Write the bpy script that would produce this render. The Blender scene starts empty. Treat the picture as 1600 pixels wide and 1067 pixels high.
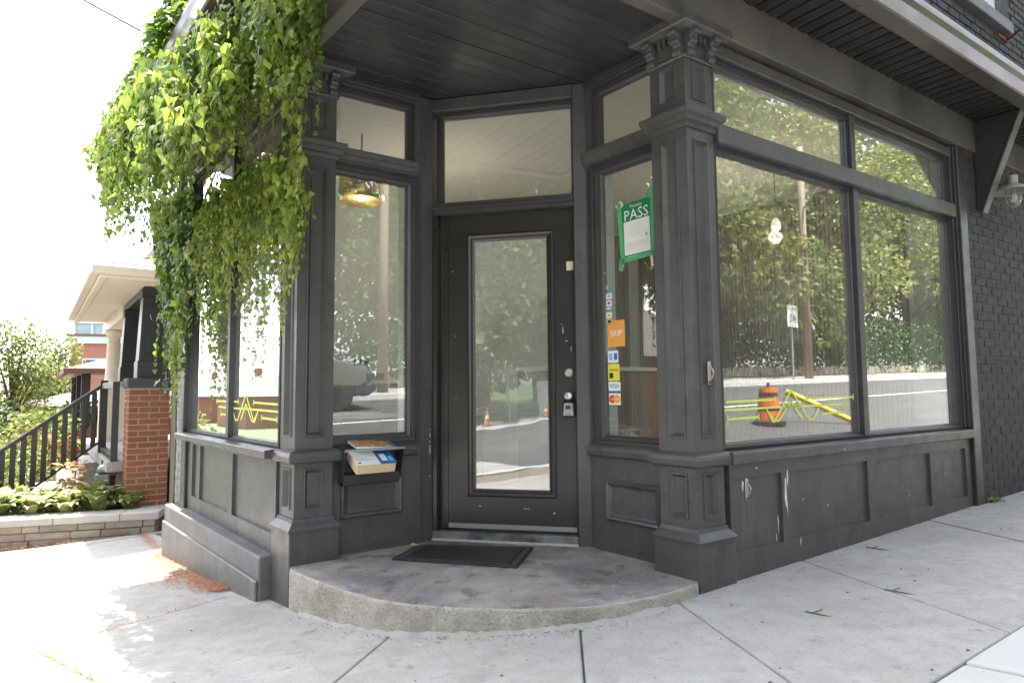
import bpy, math, random
from mathutils import Matrix, Vector
R = math.radians
scene = bpy.context.scene
rnd = random.Random(11)

# ------------------------------------------------------------------ camera
CAM_H = 0.95
cam_d = bpy.data.cameras.new('camera'); cam = bpy.data.objects.new('camera', cam_d)
scene.collection.objects.link(cam); scene.camera = cam
cam_d.sensor_width = 36.0; cam_d.lens = 22.5; cam_d.clip_start = 0.05; cam_d.clip_end = 2000
PITCH, ROLL = 0.0743114, -0.0086925
fw = Vector((0, math.cos(PITCH), math.sin(PITCH))); up0 = Vector((0, -math.sin(PITCH), math.cos(PITCH))); rt0 = Vector((1, 0, 0))
rt = rt0*math.cos(ROLL) + up0*math.sin(ROLL); up = -rt0*math.sin(ROLL) + up0*math.cos(ROLL)
cam.matrix_world = Matrix(((rt.x, up.x, -fw.x, 0), (rt.y, up.y, -fw.y, 0), (rt.z, up.z, -fw.z, CAM_H), (0, 0, 0, 1)))

# ------------------------------------------------------------------ sky, sun, exposure
SUN_AZ, SUN_EL = R(-38.6), R(66.0)          # azimuth clockwise from +Y
world = bpy.data.worlds.new('World'); scene.world = world; world.use_nodes = True
wn = world.node_tree.nodes; wl = world.node_tree.links
sky = wn.new('ShaderNodeTexSky'); sky.sky_type = 'NISHITA'; sky.sun_disc = False
sky.sun_elevation = SUN_EL; sky.sun_rotation = SUN_AZ; sky.air_density = 1.0; sky.dust_density = 2.0; sky.ozone_density = 1.0
bg = wn['Background']; bg.inputs['Strength'].default_value = 0.15
hz = wn.new('ShaderNodeHueSaturation'); hz.inputs['Saturation'].default_value = 0.32      # hazy, near-white summer sky
wl.new(sky.outputs['Color'], hz.inputs['Color']); wl.new(hz.outputs['Color'], bg.inputs['Color'])
sun_d = bpy.data.lights.new('sun', 'SUN'); sun_d.energy = 3.7; sun_d.angle = R(0.5); sun_d.color = (1.0, 0.95, 0.87)
sun = bpy.data.objects.new('sun', sun_d); scene.collection.objects.link(sun)
sdir = Vector((math.sin(SUN_AZ)*math.cos(SUN_EL), math.cos(SUN_AZ)*math.cos(SUN_EL), math.sin(SUN_EL)))
sun.rotation_euler = sdir.to_track_quat('Z', 'Y').to_euler(); sun.location = (0, 0, 20)
vs = scene.view_settings; vs.view_transform = 'Standard'; vs.look = 'None'; vs.exposure = 2.55; vs.gamma = 1.0; vs.use_curve_mapping = False
scene.cycles.max_bounces = 10; scene.cycles.diffuse_bounces = 5; scene.cycles.glossy_bounces = 5
scene.cycles.transmission_bounces = 6; scene.cycles.transparent_max_bounces = 24; scene.cycles.caustics_reflective = False
scene.cycles.sample_clamp_indirect = 6.0

# ------------------------------------------------------------------ plan of the site
# s runs along the right-hand street (from the right pillar), t along the left-hand street; z = 0 is the top of the entrance step
RP = Vector((0.91415, 3.21303)); AZ_A, AZ_B = 0.981145, -0.695105
da = Vector((math.sin(AZ_A), math.cos(AZ_A))); db = Vector((math.sin(AZ_B), math.cos(AZ_B)))
nR = Vector((da.y, -da.x)); nL = Vector((-db.y, db.x))
def XY(s, t): return RP + da*s + db*t
_det = da.x*db.y - da.y*db.x
def ST(p):
    d = Vector((p[0], p[1])) - RP
    return ((d.x*db.y - d.y*db.x)/_det, (da.x*d.y - da.y*d.x)/_det)
LP = XY(-1.43, 1.483)
def G(x, y):                                  # pavement level, falling to the left
    q = 0.067*x - 0.049*y
    return 0.038 + 2.6*math.tanh(q/2.6)
def frame(o, u, n): return Matrix(((u.x, n.x, 0, o.x), (u.y, n.y, 0, o.y), (0, 0, 1, 0), (0, 0, 0, 1)))
F_R = frame(RP, da, nR)                        # right front: (along, outward, up)
F_L = frame(LP, db, nL)                        # left front
LS0 = XY(-1.138, 1.572); F_LS = frame(LS0, da, nR)   # left splayed wall
RS0 = XY(0.125, 0.357); F_RS = frame(RS0, db, nL)    # right splayed wall
D0 = Vector((-0.521, 4.154)); D1 = Vector((0.393, 3.948)); dd = (D1-D0).normalized()
F_D = frame(D0, dd, Vector((dd.y, -dd.x)))           # door
IDM = Matrix.Identity(4)

# ------------------------------------------------------------------ helpers
class MB:
    def __init__(s): s.v = []; s.f = []; s.m = []
    def add(s, vs, fs, M=None, mi=0):
        b = len(s.v); flip = False
        if M is not None:
            flip = M.to_3x3().determinant() < 0
            vs = [tuple(M @ Vector(v)) for v in vs]
        s.v += [tuple(v) for v in vs]
        for f in fs:
            f = [b+i for i in f]
            s.f.append(f[::-1] if flip else f); s.m.append(mi)
        return s
    def box(s, x0, x1, y0, y1, z0, z1, M=None, mi=0):
        if x0 > x1: x0, x1 = x1, x0
        if y0 > y1: y0, y1 = y1, y0
        return s.add([(x0,y0,z0),(x1,y0,z0),(x1,y1,z0),(x0,y1,z0),(x0,y0,z1),(x1,y0,z1),(x1,y1,z1),(x0,y1,z1)],
                     [(0,3,2,1),(4,5,6,7),(0,1,5,4),(1,2,6,5),(2,3,7,6),(3,0,4,7)], M, mi)
    def prism(s, pts, z0, z1, mi=0, M=None):
        a = sum(pts[i][0]*pts[(i+1)%len(pts)][1]-pts[(i+1)%len(pts)][0]*pts[i][1] for i in range(len(pts)))
        if a < 0: pts = pts[::-1]
        n = len(pts); f0 = z0 if callable(z0) else (lambda x, y: z0); f1 = z1 if callable(z1) else (lambda x, y: z1)
        vs = [(p[0], p[1], f0(p[0], p[1])) for p in pts] + [(p[0], p[1], f1(p[0], p[1])) for p in pts]
        return s.add(vs, [list(range(n))[::-1], list(range(n, 2*n))] + [(i, (i+1)%n, n+(i+1)%n, n+i) for i in range(n)], M, mi)
    def tube(s, pts, r, n=6, M=None, mi=0, caps=True):
        pts = [Vector(p) for p in pts]; vs = []; fs = []
        ref = Vector((0, 0, 1)); k = len(pts)
        for i, p in enumerate(pts):
            t = (pts[min(i+1, k-1)] - pts[max(i-1, 0)]).normalized()
            a = t.cross(ref)
            if a.length < 0.1: a = t.cross(Vector((1, 0, 0)))
            a.normalize(); b = t.cross(a); rr = r[i] if isinstance(r, (list, tuple)) else r
            for j in range(n):
                an = 2*math.pi*j/n; vs.append(p + (a*math.cos(an) + b*math.sin(an))*rr)
        for i in range(k-1):
            for j in range(n): fs.append((i*n+j, i*n+(j+1)%n, (i+1)*n+(j+1)%n, (i+1)*n+j))
        if caps: fs += [list(range(n))[::-1], list(range((k-1)*n, k*n))]
        return s.add(vs, fs, M, mi)
    def lathe(s, prof, n=16, M=None, mi=0):          # prof: (radius, height), about z
        vs = []; fs = []
        for r, z in prof:
            for j in range(n): vs.append((r*math.cos(2*math.pi*j/n), r*math.sin(2*math.pi*j/n), z))
        k = len(prof)
        for i in range(k-1):
            for j in range(n): fs.append((i*n+j, i*n+(j+1)%n, (i+1)*n+(j+1)%n, (i+1)*n+j))
        fs += [list(range(n))[::-1], list(range((k-1)*n, k*n))]
        return s.add(vs, fs, M, mi)
    def ring(s, u0, u1, z0, z1, prof, M, mi=0, fill=False):   # mitred rectangular moulding, prof: (inset, outward)
        vs = []; fs = []
        for d, n in prof:
            vs += [(u0+d, n, z0+d), (u1-d, n, z0+d), (u1-d, n, z1-d), (u0+d, n, z1-d)]
        for i in range(len(prof)-1):
            for j in range(4): fs.append((i*4+j, i*4+(j+1)%4, (i+1)*4+(j+1)%4, (i+1)*4+j))
        if fill: k = (len(prof)-1)*4; fs.append((k, k+1, k+2, k+3))
        # with axes (along, outward, up) the front faces outward (+y): reverse for a right-handed frame
        fs = [f[::-1] for f in fs]
        return s.add(vs, fs, M, mi)
    def sweep(s, path, prof, side=1, mi=0):          # path: xy points; prof: (outward, z), closed section
        path = [Vector((p[0], p[1])) for p in path]; k = len(path); nrm = []
        for i in range(k-1):
            d = (path[i+1]-path[i]).normalized(); nrm.append(Vector((d.y, -d.x))*side)
        vs = []; fs = []; m = len(prof)
        for i, p in enumerate(path):
            if i == 0: off = nrm[0]
            elif i == k-1: off = nrm[-1]
            else:
                h = nrm[i-1] + nrm[i]; off = h/max(0.3, h.dot(nrm[i]))
            for o, z in prof: vs.append((p.x+off.x*o, p.y+off.y*o, z))
        for i in range(k-1):
            for j in range(m):
                q = (i*m+j, (i+1)*m+j, (i+1)*m+(j+1)%m, i*m+(j+1)%m)
                fs.append(q if side > 0 else q[::-1])
        c0 = list(range(m)); c1 = list(range((k-1)*m, k*m))
        fs += [c0 if side > 0 else c0[::-1], c1[::-1] if side > 0 else c1]
        return s.add(vs, fs, None, mi)
    def mesh(s, name, mats, smooth=False):
        me = bpy.data.meshes.new(name); me.from_pydata(s.v, [], s.f)
        for mm in (mats if isinstance(mats, (list, tuple)) else [mats]): me.materials.append(mm)
        if any(s.m): me.polygons.foreach_set('material_index', s.m)
        if smooth: me.polygons.foreach_set('use_smooth', [True]*len(me.polygons))
        me.update(); return me

WM = {}
def link(o, parent=None, M=None):
    scene.collection.objects.link(o)
    M = M if M is not None else IDM
    WM[o.name] = M
    if parent is not None:
        o.parent = parent; o.matrix_parent_inverse = WM[parent.name].inverted()
    o.matrix_basis = M
    return o
def tag(o, label, cat, group=None, kind=None):
    if label: o['label'] = label
    if cat: o['category'] = cat
    if group: o['group'] = group
    if kind: o['kind'] = kind
    return o
def empty(name, loc, label=None, cat=None, group=None, kind=None):
    o = bpy.data.objects.new(name, None); link(o, None, Matrix.Translation(Vector(loc)))
    return tag(o, label, cat, group, kind)
def obj(name, mb, mats, parent=None, M=None, smooth=False, bevel=0, label=None, seg=1):
    me = mb.mesh(name, mats, smooth) if isinstance(mb, MB) else mb
    o = bpy.data.objects.new(name, me); link(o, parent, M)
    if bevel:
        b = o.modifiers.new('bevel', 'BEVEL'); b.width = bevel; b.segments = seg; b.limit_method = 'ANGLE'; b.angle_limit = R(35)
    if label: o['label'] = label
    return o
def recentre(mb):
    k = len(mb.v); c = Vector((sum(v[0] for v in mb.v)/k, sum(v[1] for v in mb.v)/k, min(v[2] for v in mb.v)))
    mb.v = [(v[0]-c.x, v[1]-c.y, v[2]-c.z) for v in mb.v]
    return Matrix.Translation(c)
def thing(name, mb, mats, label, cat, group=None, kind=None, **kw):     # one-mesh thing, origin at its base
    M = recentre(mb); o = obj(name, mb, mats, None, M, **kw)
    return tag(o, label, cat, group, kind)

# ------------------------------------------------------------------ materials
def pmat(name, col, rough=0.6, metal=0.0, var=0.15, vscale=6.0, bump=0.0, bscale=60.0, obv=0.0, isl=0.0, stain=None, speck=None,
         spec=0.5, stretch=(1, 1, 1), rvar=0.0, bstretch=None, alpha=None, transl=0.0, hue=None):
    m = bpy.data.materials.new(name); m.use_nodes = True
    N = m.node_tree.nodes; L = m.node_tree.links; p = N['Principled BSDF']
    p.inputs['Roughness'].default_value = rough; p.inputs['Metallic'].default_value = metal
    p.inputs['Specular IOR Level'].default_value = spec
    geo = N.new('ShaderNodeNewGeometry')
    def mapped(st):
        mp = N.new('ShaderNodeMapping'); mp.inputs['Scale'].default_value = st; L.new(geo.outputs['Position'], mp.inputs['Vector']); return mp.outputs['Vector']
    pos = mapped(stretch)
    def noise(sc, det=4, vec=None, ro=0.55):
        t = N.new('ShaderNodeTexNoise'); t.inputs['Scale'].default_value = sc; t.inputs['Detail'].default_value = det; t.inputs['Roughness'].default_value = ro
        L.new(vec if vec is not None else pos, t.inputs['Vector']); return t.outputs['Fac']
    def remap(fac, a, b, c, d):
        t = N.new('ShaderNodeMapRange'); t.inputs[1].default_value = a; t.inputs[2].default_value = b; t.inputs[3].default_value = c; t.inputs[4].default_value = d
        L.new(fac, t.inputs[0]); return t.outputs[0]
    def mul(a, b):
        t = N.new('ShaderNodeMath'); t.operation = 'MULTIPLY'; L.new(a, t.inputs[0]); L.new(b, t.inputs[1]); return t.outputs[0]
    def mix(fac, a, b):
        t = N.new('ShaderNodeMix'); t.data_type = 'RGBA'
        if isinstance(fac, (int, float)): t.inputs[0].default_value = fac
        else: L.new(fac, t.inputs[0])
        for k, c in ((6, a), (7, b)):
            if isinstance(c, tuple): t.inputs[k].default_value = (*c, 1)
            else: L.new(c, t.inputs[k])
        return t.outputs[2]
    c = None
    if hue is not None and (isl or obv):          # blend to a second colour by piece
        if isl: rs = geo.outputs['Random Per Island']
        else: rs = N.new('ShaderNodeObjectInfo').outputs['Random']
        c = mix(rs, tuple(col), tuple(hue))
    f = remap(noise(vscale, 5), 0.25, 0.75, 1-var, 1+var)
    if obv:
        oi = N.new('ShaderNodeObjectInfo'); f = mul(f, remap(oi.outputs['Random'], 0, 1, 1-obv, 1+obv))
    if isl: f = mul(f, remap(geo.outputs['Random Per Island'], 0, 1, 1-isl, 1+isl))
    hs = N.new('ShaderNodeHueSaturation'); L.new(f, hs.inputs['Value'])
    if c is None: hs.inputs['Color'].default_value = (*col, 1)
    else: L.new(c, hs.inputs['Color'])
    c = hs.outputs['Color']
    for st in (stain or []):                      # (colour, scale, lo, hi, strength, stretch)
        vec = mapped(st[5]) if len(st) > 5 else None
        c = mix(remap(noise(st[1], 6, vec, 0.6), st[2], st[3], 0, st[4]), c, tuple(st[0]))
    if speck:                                     # (colour, scale, threshold, strength)
        vo = N.new('ShaderNodeTexVoronoi'); vo.inputs['Scale'].default_value = speck[1]; L.new(pos, vo.inputs['Vector'])
        sp = remap(vo.outputs['Distance'], speck[2]*0.7, speck[2], speck[3], 0)
        sp = mul(sp, remap(noise(speck[1]*0.13, 2), 0.45, 0.6, 0, 1))
        c = mix(sp, c, tuple(speck[0]))
    L.new(c, p.inputs['Base Color'])
    if rvar: L.new(remap(noise(vscale*1.7, 4), 0.3, 0.7, max(0.02, rough-rvar), min(1, rough+rvar)), p.inputs['Roughness'])
    if bump:
        bp = N.new('ShaderNodeBump'); bp.inputs['Strength'].default_value = 1.0; bp.inputs['Distance'].default_value = bump
        L.new(noise(bscale, 5, mapped(bstretch) if bstretch else None), bp.inputs['Height']); L.new(bp.outputs['Normal'], p.inputs['Normal'])
    if transl:
        tr = N.new('ShaderNodeBsdfTranslucent'); mx = N.new('ShaderNodeMixShader'); mx.inputs[0].default_value = transl
        L.new(c, tr.inputs['Color']); L.new(p.outputs[0], mx.inputs[1]); L.new(tr.outputs[0], mx.inputs[2])
        L.new(mx.outputs[0], N['Material Output'].inputs['Surface'])
    return m
def glass_mat(name, tint=(0.93, 0.96, 0.94), ior=1.5, k=1.5, dust=0.03, wob=0.0, wobs=3.0):
    m = bpy.data.materials.new(name); m.use_nodes = True; N = m.node_tree.nodes; L = m.node_tree.links; N.remove(N['Principled BSDF'])
    tr = N.new('ShaderNodeBsdfTransparent'); tr.inputs[0].default_value = (*tint, 1)
    gl = N.new('ShaderNodeBsdfGlossy'); gl.inputs['Roughness'].default_value = 0.0; gl.inputs['Color'].default_value = (1, 1, 1, 1)
    fr = N.new('ShaderNodeLayerWeight'); fr.inputs['Blend'].default_value = 0.5      # Schlick reflectance of a pane, same from both sides
    pw = N.new('ShaderNodeMath'); pw.operation = 'POWER'; pw.inputs[1].default_value = 5.0; L.new(fr.outputs['Facing'], pw.inputs[0])
    ma = N.new('ShaderNodeMath'); ma.operation = 'MULTIPLY_ADD'; ma.inputs[1].default_value = 0.96; ma.inputs[2].default_value = 0.04; L.new(pw.outputs[0], ma.inputs[0])
    mu = N.new('ShaderNodeMath'); mu.operation = 'MULTIPLY'; mu.use_clamp = True; mu.inputs[1].default_value = k; L.new(ma.outputs[0], mu.inputs[0])
    mx = N.new('ShaderNodeMixShader'); L.new(mu.outputs[0], mx.inputs[0]); L.new(tr.outputs[0], mx.inputs[1]); L.new(gl.outputs[0], mx.inputs[2])
    df = N.new('ShaderNodeBsdfDiffuse'); df.inputs[0].default_value = (0.75, 0.76, 0.72, 1)
    geo = N.new('ShaderNodeNewGeometry')
    no = N.new('ShaderNodeTexNoise'); no.inputs['Scale'].default_value = 2.3; no.inputs['Detail'].default_value = 6; L.new(geo.outputs['Position'], no.inputs['Vector'])
    mr = N.new('ShaderNodeMapRange'); mr.inputs[1].default_value = 0.3; mr.inputs[2].default_value = 0.75; mr.inputs[3].default_value = dust*0.4; mr.inputs[4].default_value = dust*1.8
    L.new(no.outputs['Fac'], mr.inputs[0])
    m2 = N.new('ShaderNodeMixShader'); L.new(mr.outputs[0], m2.inputs[0]); L.new(mx.outputs[0], m2.inputs[1]); L.new(df.outputs[0], m2.inputs[2])
    L.new(m2.outputs[0], N['Material Output'].inputs['Surface'])
    if wob:
        n2 = N.new('ShaderNodeTexNoise'); n2.inputs['Scale'].default_value = wobs; n2.inputs['Detail'].default_value = 1; L.new(geo.outputs['Position'], n2.inputs['Vector'])
        bp = N.new('ShaderNodeBump'); bp.inputs['Distance'].default_value = wob; bp.inputs['Strength'].default_value = 1; L.new(n2.outputs['Fac'], bp.inputs['Height'])
        L.new(bp.outputs['Normal'], gl.inputs['Normal'])
    return m

M = {}
CH = (0.062, 0.061, 0.061)
M['paint'] = pmat('charcoal_paint', CH, 0.42, var=0.16, vscale=5, bump=0.0012, bscale=55, bstretch=(1, 1, 0.18), rvar=0.1,
                  speck=((0.5, 0.48, 0.45), 22, 0.055, 0.8), stain=[((0.1, 0.097, 0.094), 2.2, 0.5, 0.72, 0.5), ((0.115, 0.112, 0.108), 3.0, 0.55, 0.72, 0.4, (7, 7, 0.5)), ((0.032, 0.032, 0.034), 9, 0.56, 0.7, 0.55), ((0.16, 0.155, 0.15), 30, 0.66, 0.74, 0.4)])
M['paint2'] = pmat('charcoal_frame_paint', (0.042, 0.041, 0.043), 0.38, var=0.15, vscale=7, bump=0.0006, bscale=70, rvar=0.08)
M['beam'] = pmat('weathered_fascia_paint', (0.11, 0.1, 0.092), 0.5, var=0.2, vscale=1.6, bump=0.001, bscale=30, rvar=0.1, stain=[((0.035, 0.033, 0.033), 2.2, 0.5, 0.66, 0.75), ((0.12, 0.105, 0.095), 1.3, 0.5, 0.75, 0.5)])
M['door'] = pmat('black_door_paint', (0.021, 0.02, 0.02), 0.32, var=0.12, vscale=3, rvar=0.05, bump=0.0004, bscale=20, speck=((0.4, 0.4, 0.4), 9, 0.03, 0.6), stain=[((0.032, 0.029, 0.027), 1.6, 0.5, 0.8, 0.5)])
M['board'] = pmat('dark_ceiling_board', (0.03, 0.029, 0.03), 0.5, var=0.25, vscale=2.5, bump=0.0015, bscale=25, bstretch=(1, 1, 1), obv=0.15, rvar=0.1, stain=[((0.06, 0.058, 0.057), 2, 0.55, 0.75, 0.5)])
M['brickp'] = pmat('painted_brick', (0.042, 0.042, 0.042), 0.75, spec=0.3, var=0.18, vscale=9, bump=0.004, bscale=55, obv=0.1, rvar=0.1, stain=[((0.075, 0.075, 0.076), 14, 0.6, 0.75, 0.4)])
M['mortp'] = pmat('painted_mortar', (0.045, 0.045, 0.045), 0.8, bump=0.004, bscale=40)
M['brickg'] = pmat('pale_painted_brick', (0.2, 0.21, 0.22), 0.6, var=0.15, bump=0.003, bscale=50, obv=0.1)
M['brick'] = pmat('red_brick', (0.27, 0.088, 0.03), 0.8, var=0.25, vscale=30, bump=0.003, bscale=120, obv=0.3, hue=(0.17, 0.06, 0.032))
M['mortar'] = pmat('mortar', (0.36, 0.28, 0.22), 0.9, var=0.15, bump=0.003, bscale=80)
M['gutter'] = pmat('bronze_gutter_metal', (0.125, 0.107, 0.095), 0.33, metal=0.25, var=0.12, vscale=2, rvar=0.08)
M['drip'] = pmat('white_drip_edge', (0.19, 0.195, 0.195), 0.4, var=0.1)
M['vent'] = pmat('perforated_soffit', (0.02, 0.019, 0.018), 0.5, var=0.3, vscale=8, obv=0.2, speck=((0.12, 0.115, 0.11), 90, 0.3, 0.8))
M['step'] = pmat('step_concrete', (0.3, 0.285, 0.265), 0.85, var=0.2, vscale=7, bump=0.006, bscale=90, stain=[((0.1, 0.105, 0.115), 1.7, 0.44, 0.6, 0.75), ((0.2, 0.165, 0.13), 2.6, 0.5, 0.66, 0.6), ((0.06, 0.06, 0.065), 6, 0.56, 0.64, 0.6), ((0.4, 0.39, 0.38), 45, 0.58, 0.66, 0.55)], speck=((0.1, 0.095, 0.09), 70, 0.25, 0.7))
M['riser'] = pmat('step_riser_concrete', (0.37, 0.34, 0.3), 0.9, var=0.2, vscale=12, bump=0.012, bscale=60, speck=((0.13, 0.12, 0.11), 60, 0.3, 0.7), stain=[((0.2, 0.175, 0.15), 4, 0.5, 0.7, 0.6)])
M['slab'] = pmat('pavement_concrete', (0.375, 0.362, 0.343), 0.85, var=0.16, vscale=9, bump=0.0025, bscale=140, obv=0.05, speck=((0.16, 0.155, 0.15), 120, 0.22, 0.5), stain=[((0.28, 0.27, 0.255), 1.1, 0.46, 0.68, 0.55), ((0.42, 0.415, 0.4), 5, 0.53, 0.72, 0.55), ((0.19, 0.185, 0.175), 13, 0.6, 0.7, 0.5), ((0.2, 0.19, 0.18), 60, 0.56, 0.66, 0.5), ((0.46, 0.45, 0.44), 90, 0.57, 0.66, 0.45), ((0.17, 0.165, 0.155), 6.5, 0.66, 0.7, 0.5), ((0.23, 0.215, 0.2), 0.7, 0.52, 0.66, 0.45)])
M['slabn'] = pmat('new_concrete', (0.52, 0.515, 0.5), 0.8, var=0.06, vscale=3, bump=0.002, bscale=150, obv=0.03)
M['bed'] = pmat('joint_dirt', (0.2, 0.16, 0.12), 0.95, var=0.3, vscale=20, bump=0.004, bscale=80)
M['patch'] = pmat('mortar_patch', (0.36, 0.35, 0.335), 0.95, var=0.15, vscale=20, bump=0.01, bscale=60)
M['ledge'] = pmat('grey_base_paint', (0.12, 0.12, 0.122), 0.6, var=0.25, vscale=6, bump=0.004, bscale=35, stain=[((0.22, 0.22, 0.215), 5, 0.55, 0.72, 0.7)], speck=((0.4, 0.39, 0.37), 25, 0.1, 0.6))
M['rubber'] = pmat('black_rubber', (0.022, 0.022, 0.024), 0.6, var=0.3, vscale=15, stain=[((0.07, 0.067, 0.062), 6, 0.55, 0.75, 0.5)])
M['chrome'] = pmat('satin_nickel', (0.5, 0.48, 0.45), 0.35, metal=0.9, var=0.05)
M['blackm'] = pmat('black_metal', (0.02, 0.02, 0.021), 0.4, var=0.1)
M['greym'] = pmat('grey_metal', (0.3, 0.3, 0.3), 0.4, metal=0.6, var=0.1)
M['galv'] = pmat('lamp_grey_metal', (0.33, 0.33, 0.32), 0.45, metal=0.3, var=0.1)
M['rust'] = pmat('rusty_iron', (0.16, 0.06, 0.025), 0.8, var=0.4, vscale=30)
M['alum'] = pmat('aluminium_threshold', (0.3, 0.3, 0.3), 0.4, metal=0.7, var=0.3, vscale=12, stain=[((0.03, 0.03, 0.03), 5, 0.45, 0.65, 0.8)])
M['pole'] = pmat('weathered_pole_wood', (0.24, 0.19, 0.145), 0.8, var=0.25, vscale=6, stretch=(4, 4, 0.4), bump=0.003, bscale=30)
M['white'] = pmat('white_paint', (0.75, 0.73, 0.7), 0.5, var=0.04)
M['cream'] = pmat('cream_paint', (0.68, 0.6, 0.49), 0.5, var=0.06, stain=[((0.5, 0.42, 0.33), 6, 0.6, 0.8, 0.4)])
M['ceil'] = pmat('interior_ceiling', (0.82, 0.75, 0.66), 0.8, var=0.03)
M['wallw'] = pmat('interior_white_wall', (0.62, 0.61, 0.58), 0.7, var=0.03)
M['floor'] = pmat('interior_floor', (0.3, 0.29, 0.27), 0.35, var=0.12)
M['slat'] = pmat('walnut_slat', (0.2, 0.13, 0.085), 0.5, var=0.2, vscale=4, stretch=(6, 6, 0.5), obv=0.2)
M['felt'] = pmat('black_felt', (0.015, 0.014, 0.014), 0.9)
M['brass'] = pmat('brass_lamp', (0.65, 0.42, 0.14), 0.3, metal=0.9, var=0.05)
M['glass'] = glass_mat('window_glass', k=3.3, dust=0.045)
M['glassd'] = glass_mat('door_film_glass', k=3.4, dust=0.13, wob=0.0007, wobs=5)
M['glassu'] = glass_mat('upper_window_glass', k=0.6, dust=0.02)
M['glassc'] = glass_mat('lamp_glass', k=1.2, dust=0.12)
M['lime'] = pmat('lime_tape', (0.55, 0.68, 0.11), 0.6, var=0.06)
M['leaf'] = pmat('vine_leaf', (0.1, 0.19, 0.035), 0.42, var=0.15, isl=0.4, hue=(0.2, 0.28, 0.05), transl=0.5)
M['leaf2'] = pmat('vine_young_leaf', (0.22, 0.31, 0.05), 0.45, var=0.15, isl=0.3, hue=(0.33, 0.4, 0.08), transl=0.52)
M['leafd'] = pmat('vine_dark_leaf', (0.05, 0.115, 0.032), 0.38, var=0.15, isl=0.4, hue=(0.05, 0.12, 0.025), transl=0.3)
M['stem'] = pmat('vine_stem', (0.16, 0.14, 0.05), 0.8)
M['tleaf'] = pmat('tree_leaf', (0.08, 0.135, 0.035), 0.5, var=0.2, isl=0.45, hue=(0.15, 0.19, 0.05), transl=0.4)
M['tleaf2'] = pmat('yellow_green_tree_leaf', (0.14, 0.19, 0.045), 0.5, var=0.2, isl=0.45, hue=(0.22, 0.24, 0.06), transl=0.45)
M['tleaf3'] = pmat('dark_hedge_leaf', (0.022, 0.06, 0.018), 0.5, var=0.2, isl=0.5, hue=(0.05, 0.1, 0.02), transl=0.25)
M['redleaf'] = pmat('red_bush_leaf', (0.32, 0.07, 0.045), 0.5, isl=0.4, hue=(0.4, 0.15, 0.09), transl=0.35)
M['hosta'] = pmat('hosta_leaf', (0.2, 0.28, 0.07), 0.4, obv=0.35, hue=(0.48, 0.48, 0.22), transl=0.3)
M['dry'] = pmat('dried_plant', (0.34, 0.22, 0.1), 0.8, isl=0.3, transl=0.2)
M['bark'] = pmat('bark', (0.12, 0.09, 0.065), 0.9, var=0.3, vscale=8, stretch=(4, 4, 0.6), bump=0.01, bscale=20)
M['grass'] = pmat('lawn', (0.055, 0.1, 0.022), 0.8, var=0.4, vscale=4, bump=0.02, bscale=40)
M['soil'] = pmat('soil', (0.075, 0.055, 0.04), 0.95, var=0.35, vscale=12, bump=0.02, bscale=40)
M['asphalt'] = pmat('asphalt', (0.075, 0.075, 0.077), 0.8, var=0.2, vscale=1.5, bump=0.003, bscale=120, stain=[((0.12, 0.118, 0.115), 0.8, 0.5, 0.7, 0.6)])
M['mark'] = pmat('road_marking', (0.7, 0.7, 0.68), 0.7, var=0.12, vscale=8)
M['stone'] = pmat('planter_stone', (0.34, 0.3, 0.25), 0.85, var=0.2, vscale=9, stretch=(1, 1, 2.5), bump=0.006, bscale=35, obv=0.2)
M['cap'] = pmat('planter_cap_stone', (0.42, 0.405, 0.38), 0.8, var=0.1, bump=0.003, bscale=50)
M['chalk'] = pmat('scuffed_white_paint', (0.55, 0.55, 0.55), 0.8, var=0.2, vscale=40)
M['slate'] = pmat('dark_cap_stone', (0.05, 0.05, 0.05), 0.8, var=0.3, vscale=20, bump=0.008, bscale=30)
M['shingle'] = pmat('roof_shingle', (0.17, 0.15, 0.14), 0.85, var=0.2, vscale=12, obv=0.15, bump=0.006, bscale=60)
M['brownm'] = pmat('brown_gutter', (0.17, 0.075, 0.05), 0.5)
M['needle'] = pmat('orange_needles', (0.42, 0.17, 0.035), 0.8, isl=0.35, hue=(0.35, 0.11, 0.03))
M['farbrick'] = pmat('far_brick', (0.36, 0.16, 0.11), 0.85, var=0.1)
M['farglass'] = pmat('far_blue_glass', (0.3, 0.38, 0.43), 0.15, var=0.3, vscale=0.4)
M['farwhite'] = pmat('far_concrete', (0.55, 0.57, 0.58), 0.7)
M['windark'] = pmat('dark_window', (0.03, 0.035, 0.04), 0.08, spec=0.8)
M['carpaint'] = pmat('silver_car_paint', (0.13, 0.14, 0.155), 0.2, metal=0.6, var=0.03)
M['orange'] = pmat('safety_orange', (0.75, 0.14, 0.02), 0.5, var=0.08)
M['yellow'] = pmat('safety_yellow', (0.72, 0.5, 0.04), 0.5)
M['red'] = pmat('tail_red', (0.4, 0.02, 0.01), 0.2)

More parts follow.
